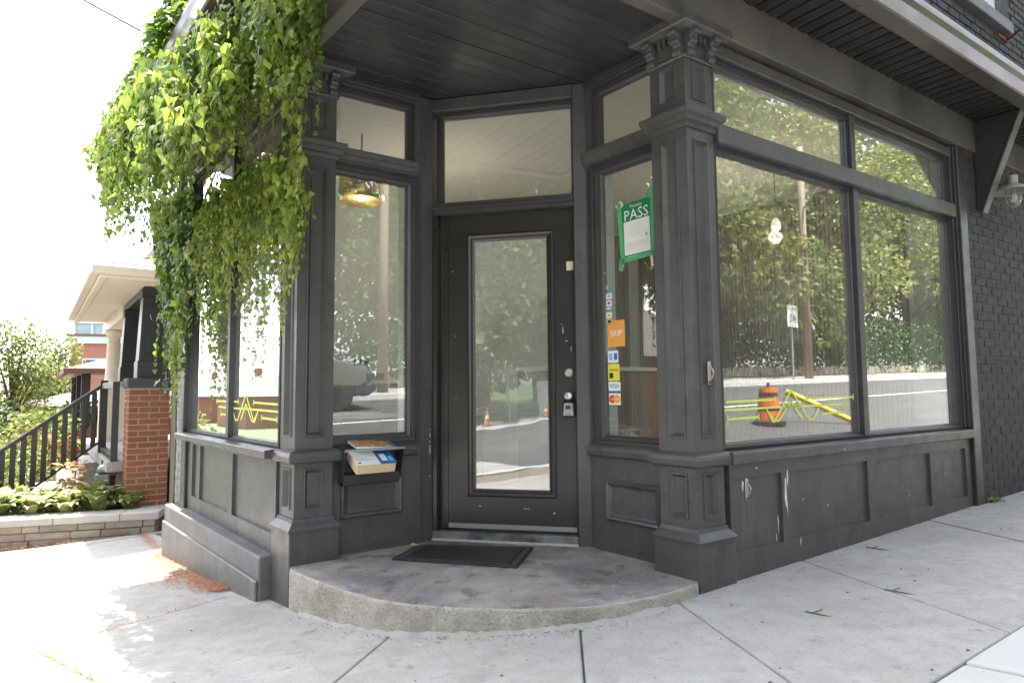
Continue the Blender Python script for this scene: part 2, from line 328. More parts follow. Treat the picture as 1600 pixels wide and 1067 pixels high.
def flat(name, c, rough=0.5): return pmat(name, c, rough, var=0.03)
M['p_white'] = flat('print_white', (0.8, 0.8, 0.78)); M['p_green'] = flat('print_green', (0.015, 0.2, 0.085)); M['p_tape'] = flat('green_tape', (0.1, 0.42, 0.2), 0.4)
M['p_orange'] = flat('print_orange', (0.82, 0.36, 0.07)); M['p_blue'] = flat('print_blue', (0.03, 0.13, 0.42)); M['p_lblue'] = flat('print_light_blue', (0.18, 0.45, 0.75))
M['p_red'] = flat('print_red', (0.7, 0.06, 0.03)); M['p_yellow'] = flat('print_yellow', (0.75, 0.68, 0.06)); M['p_black'] = flat('print_black', (0.02, 0.02, 0.02)); M['p_amber'] = flat('print_amber', (0.85, 0.4, 0.03))
M['p_grey'] = flat('print_grey', (0.5, 0.5, 0.5)); M['paper'] = flat('phone_book_pages', (0.66, 0.5, 0.32)); M['note'] = flat('cream_note', (0.72, 0.6, 0.42)); M['masking'] = flat('masking_tape', (0.66, 0.62, 0.52))
M['p_magazine'] = pmat('magazine_cover', (0.4, 0.14, 0.04), 0.35, var=0.5, vscale=30, stain=[((0.75, 0.4, 0.05), 26, 0.5, 0.6, 0.9), ((0.04, 0.03, 0.03), 34, 0.52, 0.6, 0.9), ((0.7, 0.62, 0.55), 22, 0.6, 0.66, 0.9)])
M['teal'] = pmat('teal_fabric', (0.03, 0.085, 0.08), 0.7); M['laminate'] = flat('white_laminate', (0.7, 0.7, 0.66), 0.3)

def text(body, size, mat, parent, Mt, extrude=0.0004, align='CENTER'):
    c = bpy.data.curves.new('lettering', 'FONT'); c.body = body; c.size = size; c.extrude = extrude; c.align_x = align; c.align_y = 'CENTER'; c.resolution_u = 2
    t = bpy.data.objects.new('lettering_curve', c); scene.collection.objects.link(t)
    bpy.context.view_layer.update(); dg = bpy.context.evaluated_depsgraph_get()
    me = bpy.data.meshes.new_from_object(t.evaluated_get(dg)); bpy.data.objects.remove(t); bpy.data.curves.remove(c)
    me.materials.clear(); me.materials.append(mat)
    o = bpy.data.objects.new('lettering', me); link(o, parent, Mt); return o
def face_frame(Fm, u, n, z, yaw_flip):        # matrix whose x runs along the wall left-to-right as seen from outside, y up, z outward
    o = Fm @ Vector((u, n, z)); ux = Fm.to_3x3() @ Vector((1, 0, 0)); nn = Fm.to_3x3() @ Vector((0, 1, 0))
    if yaw_flip: ux = -ux
    return Matrix(((ux.x, 0, nn.x, o.x), (ux.y, 0, nn.y, o.y), (0, 1, 0, o.z), (0, 0, 0, 1)))

# ------------------------------------------------------------------ ground, roads, pavement
def sheet(name, s0, s1, t0, t1, ns, nt, dz, mat, parent=None, kind='structure'):
    mb = MB(); vs = []; fs = []
    for i in range(ns+1):
        for j in range(nt+1):
            p = XY(s0+(s1-s0)*i/ns, t0+(t1-t0)*j/nt); vs.append((p.x, p.y, G(p.x, p.y)+dz))
    for i in range(ns):
        for j in range(nt): a = i*(nt+1)+j; fs.append((a, a+nt+1, a+nt+2, a+1))
    mb.add(vs, fs); o = obj(name, mb, mat, parent, smooth=True)
    if kind and parent is None: o['kind'] = kind
    return o
sheet('ground', -900, 900, -900, 900, 120, 120, -0.45, M['grass'])
sheet('road', -11.5, 120, -10.5, -2.2, 60, 8, -0.13, M['asphalt'])
sheet('road', -11.5, -4.2, -2.2, 120, 8, 60, -0.134, M['asphalt'])
sheet('road', -11.5, -4.2, -120, -10.5, 8, 60, -0.134, M['asphalt'])
sheet('pavement', -4.0, 120, -12.6, -10.5, 60, 3, 0.0, M['slab'])
sheet('pavement', -13.5, -11.5, -120, 120, 3, 120, 0.0, M['slab'])
sheet('pavement', -4.0, -2.9, 8.5, 120, 2, 60, -0.004, M['slab'])
sheet('lawn', -4.0, 120, -70, -12.6, 60, 30, 0.02, M['grass'])
sheet('lawn', -80, -13.5, -100, 100, 30, 60, 0.02, M['grass'])
sheet('garden_soil', -2.9, 30, 5.6, 120, 30, 60, -0.03, M['soil'])
sheet('lawn', 5.9, 120, 0.3, 60, 40, 30, -0.02, M['grass'])
# painted lines
for k, (s0, s1, t0, t1) in enumerate([(-2, 60, -6.42, -6.30), (-4.15, -3.8, -10.2, -6.6)]):
    o = sheet('lane_line' if k == 0 else 'stop_line', s0, s1, t0, t1, 40, 1, -0.124, M['mark'])
for k in range(6):
    sheet('crossing_line', -3.6, -0.9, -9.8+k*1.25, -9.35+k*1.25, 3, 1, -0.1245, M['mark'])
# kerbs
def kerb(pts):
    mb = MB()
    for i in range(len(pts)-1):
        a, b = pts[i], pts[i+1]; n = max(1, int(math.dist(a, b)/2))
        for j in range(n):
            p = [a[0]+(b[0]-a[0])*j/n, a[1]+(b[1]-a[1])*j/n]; q = [a[0]+(b[0]-a[0])*(j+1)/n, a[1]+(b[1]-a[1])*(j+1)/n]
            d = Vector((q[0]-p[0], q[1]-p[1])).normalized(); w = Vector((d.y, -d.x))*0.075
            poly = [XY(p[0]-w.x, p[1]-w.y), XY(q[0]-w.x, q[1]-w.y), XY(q[0]+w.x, q[1]+w.y), XY(p[0]+w.x, p[1]+w.y)]
            mb.prism([(v.x, v.y) for v in poly], lambda x, y: G(x, y)-0.3, lambda x, y: G(x, y)+0.004)
    o = obj('kerb', mb, M['slabn']); o['kind'] = 'structure'
kerb([(60, -2.12), (-3.2, -2.12), (-4.12, -1.2), (-4.12, 60)])
kerb([(60, -10.57), (-3.4, -10.57), (-4.12, -11.3), (-4.12, -60)])
kerb([(-11.57, -60), (-11.57, 60)])

def clip(poly, a, b, inside, shift=0.0):
    d = Vector((b[0]-a[0], b[1]-a[1])).normalized(); n = Vector((-d.y, d.x))
    if n.dot(Vector((inside[0]-a[0], inside[1]-a[1]))) < 0: n = -n
    f = lambda p: n.x*(p[0]-a[0]) + n.y*(p[1]-a[1]) - shift
    out = []
    for i in range(len(poly)):
        p, q = poly[i], poly[(i+1) % len(poly)]; fp, fq = f(p), f(q)
        if fp >= 0: out.append(p)
        if fp*fq < 0: k = fp/(fp-fq); out.append((p[0]+(q[0]-p[0])*k, p[1]+(q[1]-p[1])*k))
    return out
walk = sheet('pavement', -4.05, 5.9, -2.05, 8.6, 12, 12, -0.018, M['bed'])
def T2(s, t): p = XY(s, t); return (p.x, p.y)
J = {'A': ((-2.367, 3.042), (-1.726, 3.890)), 'B': ((-2.259, 3.134), (-1.651, 2.638)), 'F': ((-0.673, 2.451), (-0.559, 2.941)),
     'G': ((0.240, 2.277), (0.275, 2.732)), 'H': ((0.901, 2.151), (0.786, 3.056)), 'I': ((1.632, 3.783), (1.827, 2.453)),
     'J': ((2.924, 4.584), (2.938, 3.763)), 'C': ((-3.101, 3.967), (-2.803, 4.283))}
def shiftline(l, dx, dy): return ((l[0][0]+dx, l[0][1]+dy), (l[1][0]+dx, l[1][1]+dy))
for k in range(1, 4): J['J%d' % k] = shiftline(J['J'], da.x*1.5*k, da.y*1.5*k)
J['K'] = (T2(-6, -1.165), T2(8, -1.165)); J['K2'] = (T2(-6, -2.05), T2(8, -2.05)); J['L'] = (T2(-4.05, -6), T2(-4.05, 12))
J['W'] = (T2(-6, 0.15), T2(8, 0.15)); J['V'] = (T2(-1.25, -6), T2(-1.25, 12)); J['N'] = (T2(-6, 5.93), T2(8, 5.93)); J['X'] = (T2(5.9, -6), T2(5.9, 8))
for k in range(1, 5): J['C%d' % k] = shiftline(J['C'], db.x*1.3*k, db.y*1.3*k)
J['B2'] = shiftline(J['B'], nL.x*1.35, nL.y*1.35)
BIG = [(-14, -6), (14, -6), (14, 14), (-14, 14)]
def slab(lines, inside, mat=None):
    poly = BIG
    for l in lines: poly = clip(poly, J[l][0], J[l][1], inside, 0.004)
    if len(poly) < 3: return
    c = (sum(p[0] for p in poly)/len(poly), sum(p[1] for p in poly)/len(poly)); dz = rnd.uniform(-0.003, 0.003)
    mb = MB(); mb.prism(poly, lambda x, y: G(x, y)-0.1, lambda x, y: G(x, y)+dz)
    MM = recentre(mb); obj('slab', mb, mat or M['slab'], walk, MM, bevel=0.008, seg=2)
slab(['A', 'B', 'F', 'K'], (-1.2, 3.0)); slab(['A', 'B', 'B2', 'K'], (-2.2, 2.7)); slab(['A', 'B2', 'L', 'K'], (-3.2, 1.6))
slab(['F', 'G', 'K'], (-0.15, 2.4)); slab(['G', 'H', 'K'], (0.55, 2.5)); slab(['H', 'I', 'K', 'W'], (1.3, 2.9))
slab(['I', 'J', 'K', 'W'], (2.3, 3.4)); slab(['J', 'J1', 'K', 'W'], (3.4, 4.4)); slab(['J1', 'J2', 'K', 'W'], (4.6, 5.2)); slab(['J2', 'X', 'K', 'W'], (5.5, 5.6))
slab(['A', 'C', 'V', 'L'], (-2.3, 3.9)); slab(['C', 'C1', 'V', 'L', 'N'], (-2.9, 4.9)); slab(['C1', 'C2', 'V', 'L', 'N'], (-3.6, 5.9)); slab(['C2', 'C3', 'L', 'N'], (-4.6, 6.6))
for k, (sa, sb) in enumerate([(-3.6, -1.9), (-1.9, -0.2), (-0.2, 1.5), (1.5, 3.2), (3.2, 5.9)]):
    J['a'] = (T2(sa, -4), T2(sa, 4)); J['b'] = (T2(sb, -4), T2(sb, 4)); slab(['K', 'K2', 'a', 'b'], T2((sa+sb)/2, -1.6), M['slabn'])

# ------------------------------------------------------------------ the corner shop
B = empty('corner_shop', (*XY(-0.6, 0.6), 0), 'charcoal painted corner shop with panelled pillars, recessed entrance and large display windows', 'shop')
def panelled(name, Fm, u0, u1, z0, z1, holes, n1, mat, prof=None, depth=0.06, fillmat=None, fill=True, parent=B):
    us = sorted({u0, u1, *[h[0] for h in holes], *[h[1] for h in holes]}); zs = sorted({z0, z1, *[h[2] for h in holes], *[h[3] for h in holes]})
    mb = MB()
    for i in range(len(us)-1):
        for j in range(len(zs)-1):
            cu, cz = (us[i]+us[i+1])/2, (zs[j]+zs[j+1])/2
            if any(h[0] < cu < h[1] and h[2] < cz < h[3] for h in holes): continue
            mb.add([(us[i], n1, zs[j]), (us[i+1], n1, zs[j]), (us[i+1], n1, zs[j+1]), (us[i], n1, zs[j+1])], [(3, 2, 1, 0)], Fm)
    b = n1-depth
    mb.add([(u0, n1, z0), (u1, n1, z0), (u1, n1, z1), (u0, n1, z1), (u0, b, z0), (u1, b, z0), (u1, b, z1), (u0, b, z1)],
           [(0, 1, 5, 4), (1, 2, 6, 5), (2, 3, 7, 6), (3, 0, 4, 7)], Fm)
    o = obj(name, mb, mat, parent)
    if fill:
        for h in holes:
            m2 = MB(); m2.ring(h[0], h[1], h[2], h[3], [(d, n1+n) for d, n in (prof or [(0, 0), (0.003, -0.02)])], Fm, fill=True)
            obj('panel', m2, fillmat or mat, o)
    else:
        for h in holes:
            mb2 = MB(); mb2.ring(h[0], h[1], h[2], h[3], [(0, n1), (0, b)], Fm); obj('reveal', mb2, mat, o)
    return o
WPROF = lambda w, nf, ng: [(0, nf-0.03), (0, nf), (w*0.32, nf+0.004), (w*0.38, nf-0.008), (w*0.62, nf-0.008), (w*0.68, nf-0.02), (w*0.9, nf-0.028), (w, nf-0.04), (w, ng-0.02)]
def window(Fm, u0, u1, z0, z1, w, nf, ng, mat=None, gm=None, parent=B, name='window'):
    mb = MB(); mb.ring(u0, u1, z0, z1, WPROF(w, nf, ng), Fm)
    o = obj(name, mb, mat or M['paint2'], parent)
    p = MB(); p.box(u0+w-0.012, u1-w+0.012, ng-0.003, ng+0.003, z0+w-0.012, z1-w+0.012, Fm); obj('pane', p, gm or M['glass'], o)
    return o

# entrance step (rounded concrete)
arc = [(-1.207, 3.519), (-0.883, 3.197), (-0.591, 2.985), (-0.349, 2.905), (-0.122, 2.868), (0.101, 2.861), (0.269, 2.875), (0.439, 2.919), (0.68, 3.04), (0.897, 3.197)]
def cr(pts, k):
    out = []
    for i in range(len(pts)-1):
        p0 = pts[max(i-1, 0)]; p1 = pts[i]; p2 = pts[i+1]; p3 = pts[min(i+2, len(pts)-1)]
        for j in range(k):
            t = j/k; out.append(tuple(0.5*((2*p1[a])+(-p0[a]+p2[a])*t+(2*p0[a]-5*p1[a]+4*p2[a]-p3[a])*t*t+(-p0[a]+3*p1[a]-3*p2[a]+p3[a])*t**3) for a in range(len(p1))))
    return out + [pts[-1]]
edge = cr(arc, 6); edge = [(x+rnd.uniform(-.003, .003), y+rnd.uniform(-.004, .004)) for x, y in edge]
mb = MB(); poly = edge + [T2(0.12, 0.1), T2(0.2, 0.95), T2(-0.45, 1.72), T2(-1.36, 1.62)]
mb.prism(poly, -0.42, -0.001)
mb.m = [0, 0] + [1]*(len(mb.m)-2)
MM = recentre(mb)
stp = obj('entrance_step', mb, [M['step'], M['riser']], None, MM, bevel=0.012, seg=3)
tag(stp, 'low rounded concrete entrance step with a dark stained top', 'step')
# mortar smear where the pavement meets the step
mb = MB(); low = [(x*1.0+0.0, y) for x, y in edge[2:-6]]
vs = []; fs = []
for i, (x, y) in enumerate(low):
    cx_, cy_ = -0.1, 3.9; d = Vector((x-cx_, y-cy_)).normalized(); w = 0.012+0.03*abs(math.sin(i*0.9))*rnd.uniform(.3, 1.2) + (0.03 if i > 34 else 0)
    g = G(x, y)
    vs += [(x-d.x*0.01, y-d.y*0.01, g+0.012+0.014*rnd.random()), (x+d.x*w*0.5, y+d.y*w*0.5, g+0.007*rnd.uniform(.5, 1.4)), (x+d.x*w, y+d.y*w, g-0.004)]
for i in range(len(low)-1):
    for j in range(2): a = i*3+j; fs.append((a, a+1, a+4, a+3))
mb.add(vs, fs); o = obj('mortar_fillet', mb, M['patch'], None, smooth=True); o['kind'] = 'structure'

def pillar(s0, t0, zg, path_sill, name='pillar'):
    PQ = lambda s, t: XY(s0+s, t0+t)
    c = PQ(0.14, 0.14)
    core = MB(); core.prism([tuple(PQ(*q)) for q in ((.056, .056), (.25, .056), (.25, .26), (.056, .26))], zg, 2.88)
    P = obj(name, core, M['paint'], B)
    mb = MB(); mb.prism([tuple(PQ(*q)) for q in ((0, 0), (.28, 0), (.28, .28), (0, .28))], zg, 0.176); obj('plinth', mb, M['paint'], P, bevel=0.006, seg=2)
    cap = [PQ(.1, .28), PQ(0, .28), PQ(0, 0), PQ(.28, 0), PQ(.28, .1)]
    mb = MB(); mb.sweep(cap, [(-.08, .172), (.006, .172), (.008, .186), (-.004, .202), (-.022, .222), (-.026, .242), (-.08, .244)]); obj('plinth_moulding', mb, M['paint'], P)
    sh = PQ(.035, .035); prof = [(0, 0), (0.002, 0.007), (0.009, 0.008), (0.016, -0.002), (0.026, -0.016)]
    for Fm, w in ((frame(sh, da, nR), 0.215), (frame(sh, db, nL), 0.225)):
        panelled('pilaster_face', Fm, 0.0 if w < .22 else 0.0005, w, .17, 2.88, [(.05, .165, .285, .515), (.05, .165, .69, 2.265), (.05, .165, 2.475, 2.68)], 0 if w < .22 else .0003, M['paint'], prof, 0.03, parent=P)
    sp = [PQ(*q) for q in path_sill]
    mb = MB(); mb.sweep(sp, [(-.05, .546), (.03, .546), (.043, .556), (.048, .585), (.04, .606), (.022, .617), (-.05, .624)]); obj('sill_moulding', mb, M['paint'], P, bevel=0.003)
    mb = MB(); mb.sweep(sp, [(-.05, 2.315), (.010, 2.315), (.014, 2.338), (.03, 2.346), (.034, 2.37), (.046, 2.378), (.05, 2.4), (.05, 2.412), (-.05, 2.424)]); obj('cornice', mb, M['paint'], P)
    top = [PQ(.09, .25), PQ(.035, .25), PQ(.035, .035), PQ(.25, .035), PQ(.25, .09)]
    mb = MB(); mb.sweep(top, [(-.05, 2.69), (.010, 2.69), (.016, 2.70), (.010, 2.71), (-.05, 2.712)]); obj('neck_moulding', mb, M['paint'], P)
    mb = MB(); mb.sweep(top, [(-.05, 2.822), (.05, 2.822), (.075, 2.838), (.08, 2.845), (.08, 2.885), (-.05, 2.89)]); obj('capital_shelf', mb, M['paint'], P)
    prof = [(0, 2.70), (.026, 2.695), (.042, 2.71), (.04, 2.728), (.026, 2.738), (.034, 2.752), (.05, 2.758), (.056, 2.772), (.045, 2.784), (.058, 2.792), (.078, 2.795), (.084, 2.81), (.074, 2.823), (0, 2.823)]
    for Fm, w in ((frame(sh, da, nR), 0.215), (frame(sh, db, nL), 0.225)):
        for u in (0.002, w-.052):
            mb = MB(); k = len(prof); vs = [(u, n, z) for n, z in prof] + [(u+.048, n, z) for n, z in prof]
            mb.add(vs, [list(range(k)), list(range(k, 2*k))[::-1]] + [(i, i+k, (i+1) % k+k, (i+1) % k) for i in range(k)], Fm); obj('corbel', mb, M['paint'], P, bevel=.003)
        for i in range(3):
            mb = MB(); u = .062+i*.034; mb.box(u, u+.022, 0, .03, 2.785, 2.822, Fm); obj('dentil', mb, M['paint'], P, bevel=.002)
    return P
PL = pillar(-1.43, 1.483, -0.5, [(.035, .27), (.035, .035), (.25, .035), (.25, .089), (.80, .089)])
PR = pillar(0.0, 0.0, -0.25, [(.125, .84), (.125, .25), (.035, .25), (.035, .035), (.25, .035), (.25, .07)])
PL['label'] = 'left entrance pillar with vine strands over it'; PR['label'] = 'right entrance pillar with a small pull handle'

# splayed side walls of the entrance
def splay(Fm, gu0, gu1, zb, u0, u1, pan):
    panelled('stall_riser', Fm, u0, u1, -0.02, 0.56, [], 0.0, M['paint'])
    mb = MB(); mb.ring(*pan, [(0, -.002), (0.002, .014), (.012, .022), (.024, .018), (.034, .006), (.044, .004)], Fm); mb.ring(pan[0]+.044, pan[1]-.044, pan[2]+.044, pan[3]-.044, [(0, .004), (.001, .0035)], Fm, fill=True)
    obj('panel_moulding', mb, M['paint'], B)
    mb = MB(); mb.box(u0+.15, u1, -.01, .012, -.02, .02, Fm); obj('foot_strip', mb, M['paint'], B, bevel=.003)
    lo = (gu0-.085, gu1+.085, zb-.085, 2.342); hi = (gu0-.05, gu1+.05, 2.385, 2.815)
    panelled('side_window_surround', Fm, u0, u1, 0.56, 2.885, [lo, hi], 0.0, M['paint'], fill=False, depth=0.09)
    window(Fm, *lo, .085, 0.012, -0.03); window(Fm, *hi, .05, 0.004, -0.03)
    mb = MB(); mb.box(u0, u1, -.01, .022, 2.838, 2.884, Fm); obj('ceiling_trim', mb, M['paint2'], B, bevel=.006, seg=2)
splay(F_LS, -0.01, 0.45, 0.688, -0.17, 0.545, (0.03, 0.42, 0.2, 0.435))
splay(F_RS, -0.057, 0.38, 0.672, -0.17, 0.492, (-0.03, 0.37, 0.18, 0.415))
# posts beside the door
mb = MB(); a = XY(-0.594, 1.572); mb.prism([tuple(a), tuple(D0), (D0.x+.03, D0.y+.13), (a.x+.0, a.y+.16)], -0.02, 2.884); obj('door_post', mb, M['paint'], B, bevel=.004)
mb = MB(); a = XY(0.125, 0.848); mb.prism([tuple(D1), tuple(a), (a.x+.1, a.y+.13), (D1.x+.03, D1.y+.13)], -0.02, 2.884); obj('door_post', mb, M['paint'], B, bevel=.004)
# door
DW = (D1-D0).length
mb = MB(); mb.box(0.0, .03, -.13, -.012, .0, 2.1, F_D); mb.box(.03, .088, -.13, -.075, .06, 2.1, F_D); obj('door_jamb', mb, M['door'], B, bevel=.003)
mb = MB(); mb.box(.928, DW, -.13, -.012, .0, 2.1, F_D); obj('door_jamb', mb, M['door'], B, bevel=.003)
mb = MB(); mb.box(0, DW, -.13, -.008, 2.1, 2.178, F_D); mb.box(0, DW, -.008, .006, 2.128, 2.15, F_D); obj('door_head', mb, M['paint2'], B, bevel=.003)
door = panelled('door', F_D, .09, .926, .066, 2.098, [(.262, .758, .31, 1.926)], -.07, M['door'], fill=False, depth=.045)
mb = MB(); mb.ring(.222, .797, .268, 1.967, [(0, -.0705), (.002, -.055), (.012, -.05), (.026, -.056), (.036, -.064), (.046, -.068), (.046, -.085)], F_D); obj('glazing_bead', mb, M['door'], door)
mb = MB(); mb.box(.25, .77, -.089, -.083, .30, 1.94, F_D); obj('pane', mb, M['glassd'], door)
mb = MB(); mb.box(.092, .925, -.07, -.055, .068, .1, F_D); obj('door_sweep', mb, M['greym'], door, bevel=.003)
mb = MB(); mb.box(0.0, DW, -.13, -.004, -.01, .055, F_D); obj('threshold', mb, M['alum'], B, bevel=.004)
mb = MB(); mb.box(0.0, DW, -.004, .012, -.01, .012, F_D); obj('threshold_edge', mb, M['cap'], B, bevel=.003)
YR = Matrix.Rotation(math.pi/2, 4, 'X')
def out_lathe(Fm, u, n, z): return Fm @ Matrix.Translation((u, n, z)) @ Matrix.Rotation(-math.pi/2, 4, 'X')
mb = MB(); mb.lathe([(.0, 0), (.031, 0), (.031, .006), (.026, .016), (.021, .018), (.02, .024), (.0, .024)], 24, out_lathe(F_D, .885, -.07, 1.05)); dl = obj('deadbolt', mb, M['chrome'], door, smooth=False, bevel=.001)
mb = MB(); mb.box(.8835, .8865, -.0465, -.0452, 1.038, 1.05, F_D); obj('keyhole', mb, M['blackm'], dl)
mb = MB(); mb.lathe([(.0, 0), (.034, 0), (.034, .006), (.03, .012), (.016, .016), (.014, .035), (.026, .045), (.03, .058), (.027, .072), (.018, .078), (0, .079)], 24, out_lathe(F_D, .886, -.07, .905)); kn = obj('door_knob', mb, M['chrome'], door, smooth=True)
window(F_D, .022, .955, 2.14, 2.80, .038, -.035, -.07, name='window')
mb = MB(); mb.box(0, DW, -.12, .002, 2.8, 2.884, F_D); obj('door_header', mb, M['paint'], B, bevel=.004)

# right front: panels, sill, windows, bars
panelled('lower_panelling', F_R, .27, 3.15, -.3, .55, [(.30, .722, .09, .473), (.81, 1.64, .095, .473), (1.735, 2.49, .103, .473), (2.575, 3.07, .11, .473)], -.02, M['paint'], [(0, 0), (.002, -.018)])
def rbox(Fm, name, u0, u1, n0, n1, z0, z1, mat='paint', bevel=.004, parent=B, label=None):
    mb = MB(); mb.box(u0, u1, n0, n1, z0, z1, Fm); return obj(name, mb, M[mat], parent, bevel=bevel, label=label)
def fpt(Fm, u, n=0): v = Fm @ Vector((u, n, 0)); return Vector((v.x, v.y))
mb = MB(); mb.sweep([fpt(F_R, .255), fpt(F_R, 3.15)], [(-.1, .548), (.02, .548), (.024, .552), (.024, .606), (.018, .612), (-.1, .62)]); obj('window_sill', mb, M['paint'], B, bevel=.003)
rbox(F_R, 'sill_step', .255, 3.15, -.1, -.045, .6225, .64, 'paint2')
def front(Fm, u0, um, u1, g, w, nf, ng, hb):
    for (a, b) in ((u0, um), (um, u1)):
        window(Fm, a+.001, b-.001, .62, 2.277, .042, nf, ng); window(Fm, a+.001, b-.001, 2.372, 2.762, .042, nf, ng)
    rbox(Fm, 'mullion', um-.03, um+.03, nf-.03, nf+.014, .63, 2.27, 'paint2'); rbox(Fm, 'mullion', um-.026, um+.026, nf-.03, nf+.012, 2.38, 2.762, 'paint2')
    rbox(Fm, 'transom_bar', u0, u1, nf-.04, nf+.042, 2.268, 2.374, 'paint', .006)
    rbox(Fm, 'head_rail', u0, u1, nf-.06, nf+.03, 2.762, 2.83, 'paint', .006); rbox(Fm, 'gap_shade_strip', u0, u1, nf-.08, nf-.02, 2.83, 2.95, 'blackm', .002)  # black strip paints in the shade of the gap below the beam
front(F_R, .26, 1.6875, 3.118, None, .055, -.045, -.08, 0)
mb = MB(); mb.box(3.118, 3.15, -.11, -.03, .62, 2.9, F_R); mb.box(3.15, 3.165, -.11, -.012, .62, 2.9, F_R); obj('window_jamb', mb, M['paint2'], B, bevel=.003)
rbox(F_R, 'corner_strip', 3.165, 3.29, -.12, .008, -.2, 2.93, 'paint2', .005)
# left front
panelled('lower_panelling', F_L, .27, 2.44, -.02, .57, [(.30, 1.10, .12, .53), (1.20, 1.93, .12, .53), (2.02, 2.16, .12, .53)], -.02, M['paint'], [(0, 0), (.002, -.02)])
mb = MB(); mb.sweep([fpt(F_L, 2.46), fpt(F_L, .26)], [(-.1, .556), (.05, .562), (.055, .567), (.055, .606), (.05, .61), (-.1, .622)]); obj('window_sill', mb, M['paint'], B, bevel=.003)
front(F_L, .26, 1.243, 2.39, None, .05, -.03, -.055, 0)
rbox(F_L, 'corner_strip', 2.30, 2.445, -.02, .004, .0, .555, 'paint2', .004); rbox(F_L, 'corner_strip', 2.392, 2.47, -.12, .004, .62, 2.93, 'paint2', .004)
mb = MB(); mb.prism([tuple(fpt(F_L, u, n)) for u, n in ((.29, -.1), (.29, .062), (2.63, .075), (2.63, -.1))], -.75, lambda x, y: 0.004+0.004*rnd.random()); obj('base_ledge', mb, M['ledge'], B, bevel=.012, seg=2)
mb = MB(); mb.prism([tuple(fpt(F_L, u, n)) for u, n in ((.3, 0.06), (.3, .078), (2.64, .09), (2.64, .06))], -.75, lambda x, y: -.13); obj('base_render', mb, M['ledge'], B, bevel=.008)
# fascia beams over both fronts
for Fm, u0, u1 in ((F_R, -1.44, 3.575), (F_L, -1.49, 2.6)):
    rbox(Fm, 'fascia_beam', u0, u1, -.06, .014, 2.862, 3.135, 'beam', .004)
rbox(F_R, 'fascia_beam', 3.60, 6.4, -.06, .012, 2.88, 3.135, 'beam', .004)
# bracket carrying the eave
mb = MB(); pr = [(0.0, 2.38), (0.035, 2.36), (.325, 3.122), (0, 3.122)]
mb.add([(3.51, n, z) for n, z in pr]+[(3.572, n, z) for n, z in pr], [(0, 1, 2, 3), (7, 6, 5, 4), (0, 4, 5, 1), (1, 5, 6, 2), (2, 6, 7, 3), (3, 7, 4, 0)], F_R); obj('eave_bracket', mb, M['paint2'], B, bevel=.004)
mb = MB(); pr = [(0.03, 2.35), (0.045, 2.35), (.345, 3.122), (.327, 3.122)]
mb.add([(3.495, n, z) for n, z in pr]+[(3.587, n, z) for n, z in pr], [(0, 1, 2, 3), (7, 6, 5, 4), (0, 4, 5, 1), (1, 5, 6, 2), (2, 6, 7, 3), (3, 7, 4, 0)], F_R); obj('bracket_face', mb, M['beam'], B, bevel=.003)
# soffit strips (ribbed, perforated)
for i in range(72):
    u = -1.3+i*.105
    mb = MB(); mb.add([(u+.003, .016, 3.124), (u+.05, .016, 3.116), (u+.1, .016, 3.13), (u+.003, .335, 3.124), (u+.05, .335, 3.116), (u+.1, .335, 3.13), (u+.003, .016, 3.14), (u+.1, .016, 3.14), (u+.003, .335, 3.14), (u+.1, .335, 3.14)],
                      [(0, 3, 4, 1), (1, 4, 5, 2), (0, 1, 2, 7, 6), (3, 8, 9, 5, 4), (0, 6, 8, 3), (2, 5, 9, 7), (6, 7, 9, 8)], F_R); obj('soffit_strip', mb, M['vent'], B)
rbox(F_R, 'soffit_back', -1.43, 6.4, -.05, .4, 3.142, 3.152, 'felt', 0)
rbox(F_L, 'soffit_board', -1.2, 3.1, .016, .335, 3.12, 3.136, 'board', .002)
C2 = XY(-1.43, 0)
gp = [fpt(F_R, 6.4), C2, fpt(F_L, 3.1)]
mb = MB(); mb.sweep(gp, [(.335, 3.105), (.345, 3.098), (.445, 3.095), (.455, 3.103), (.458, 3.195), (.472, 3.23), (.472, 3.25), (.44, 3.25), (.335, 3.25)], side=-1); obj('gutter', mb, M['gutter'], B)
mb = MB(); mb.sweep(gp, [(.425, 3.253), (.446, 3.253), (.444, 3.312), (.41, 3.335)], side=-1); obj('drip_edge', mb, M['drip'], B)
mb = MB(); mb.sweep(gp, [(.43, 3.3365), (-.03, 3.62), (-.03, 3.58), (.40, 3.318)], side=-1); obj('eave_roof', mb, M['shingle'], B)
# ceiling of the recess, one board at a time
rec = [T2(-1.43, -0.0), T2(.13, 0), T2(.13, .86), tuple(D1), tuple(D0), T2(-.6, 1.575), T2(-1.43, 1.575)]
for i in range(17):
    t0, t1 = -0.03+i*.0985, -0.03+(i+1)*.0985
    pl = clip(rec, T2(-5, t0), T2(5, t0), T2(0, t0+1), .0025); pl = clip(pl, T2(-5, t1), T2(5, t1), T2(0, t1-1), .0025) if len(pl) > 2 else []
    if len(pl) < 3: continue
    mb = MB(); mb.prism(pl, 2.886+rnd.uniform(-.0015, .0015), 2.9); MM = recentre(mb); obj('ceiling_board', mb, M['board'], B, MM, bevel=.004)
mb = MB(); mb.prism([T2(-1.43, 0), T2(.2, 0), T2(.2, 1.0), T2(-.45, 1.7), T2(-1.43, 1.65)], 2.903, 2.95); obj('ceiling_deck', mb, M['felt'], B)

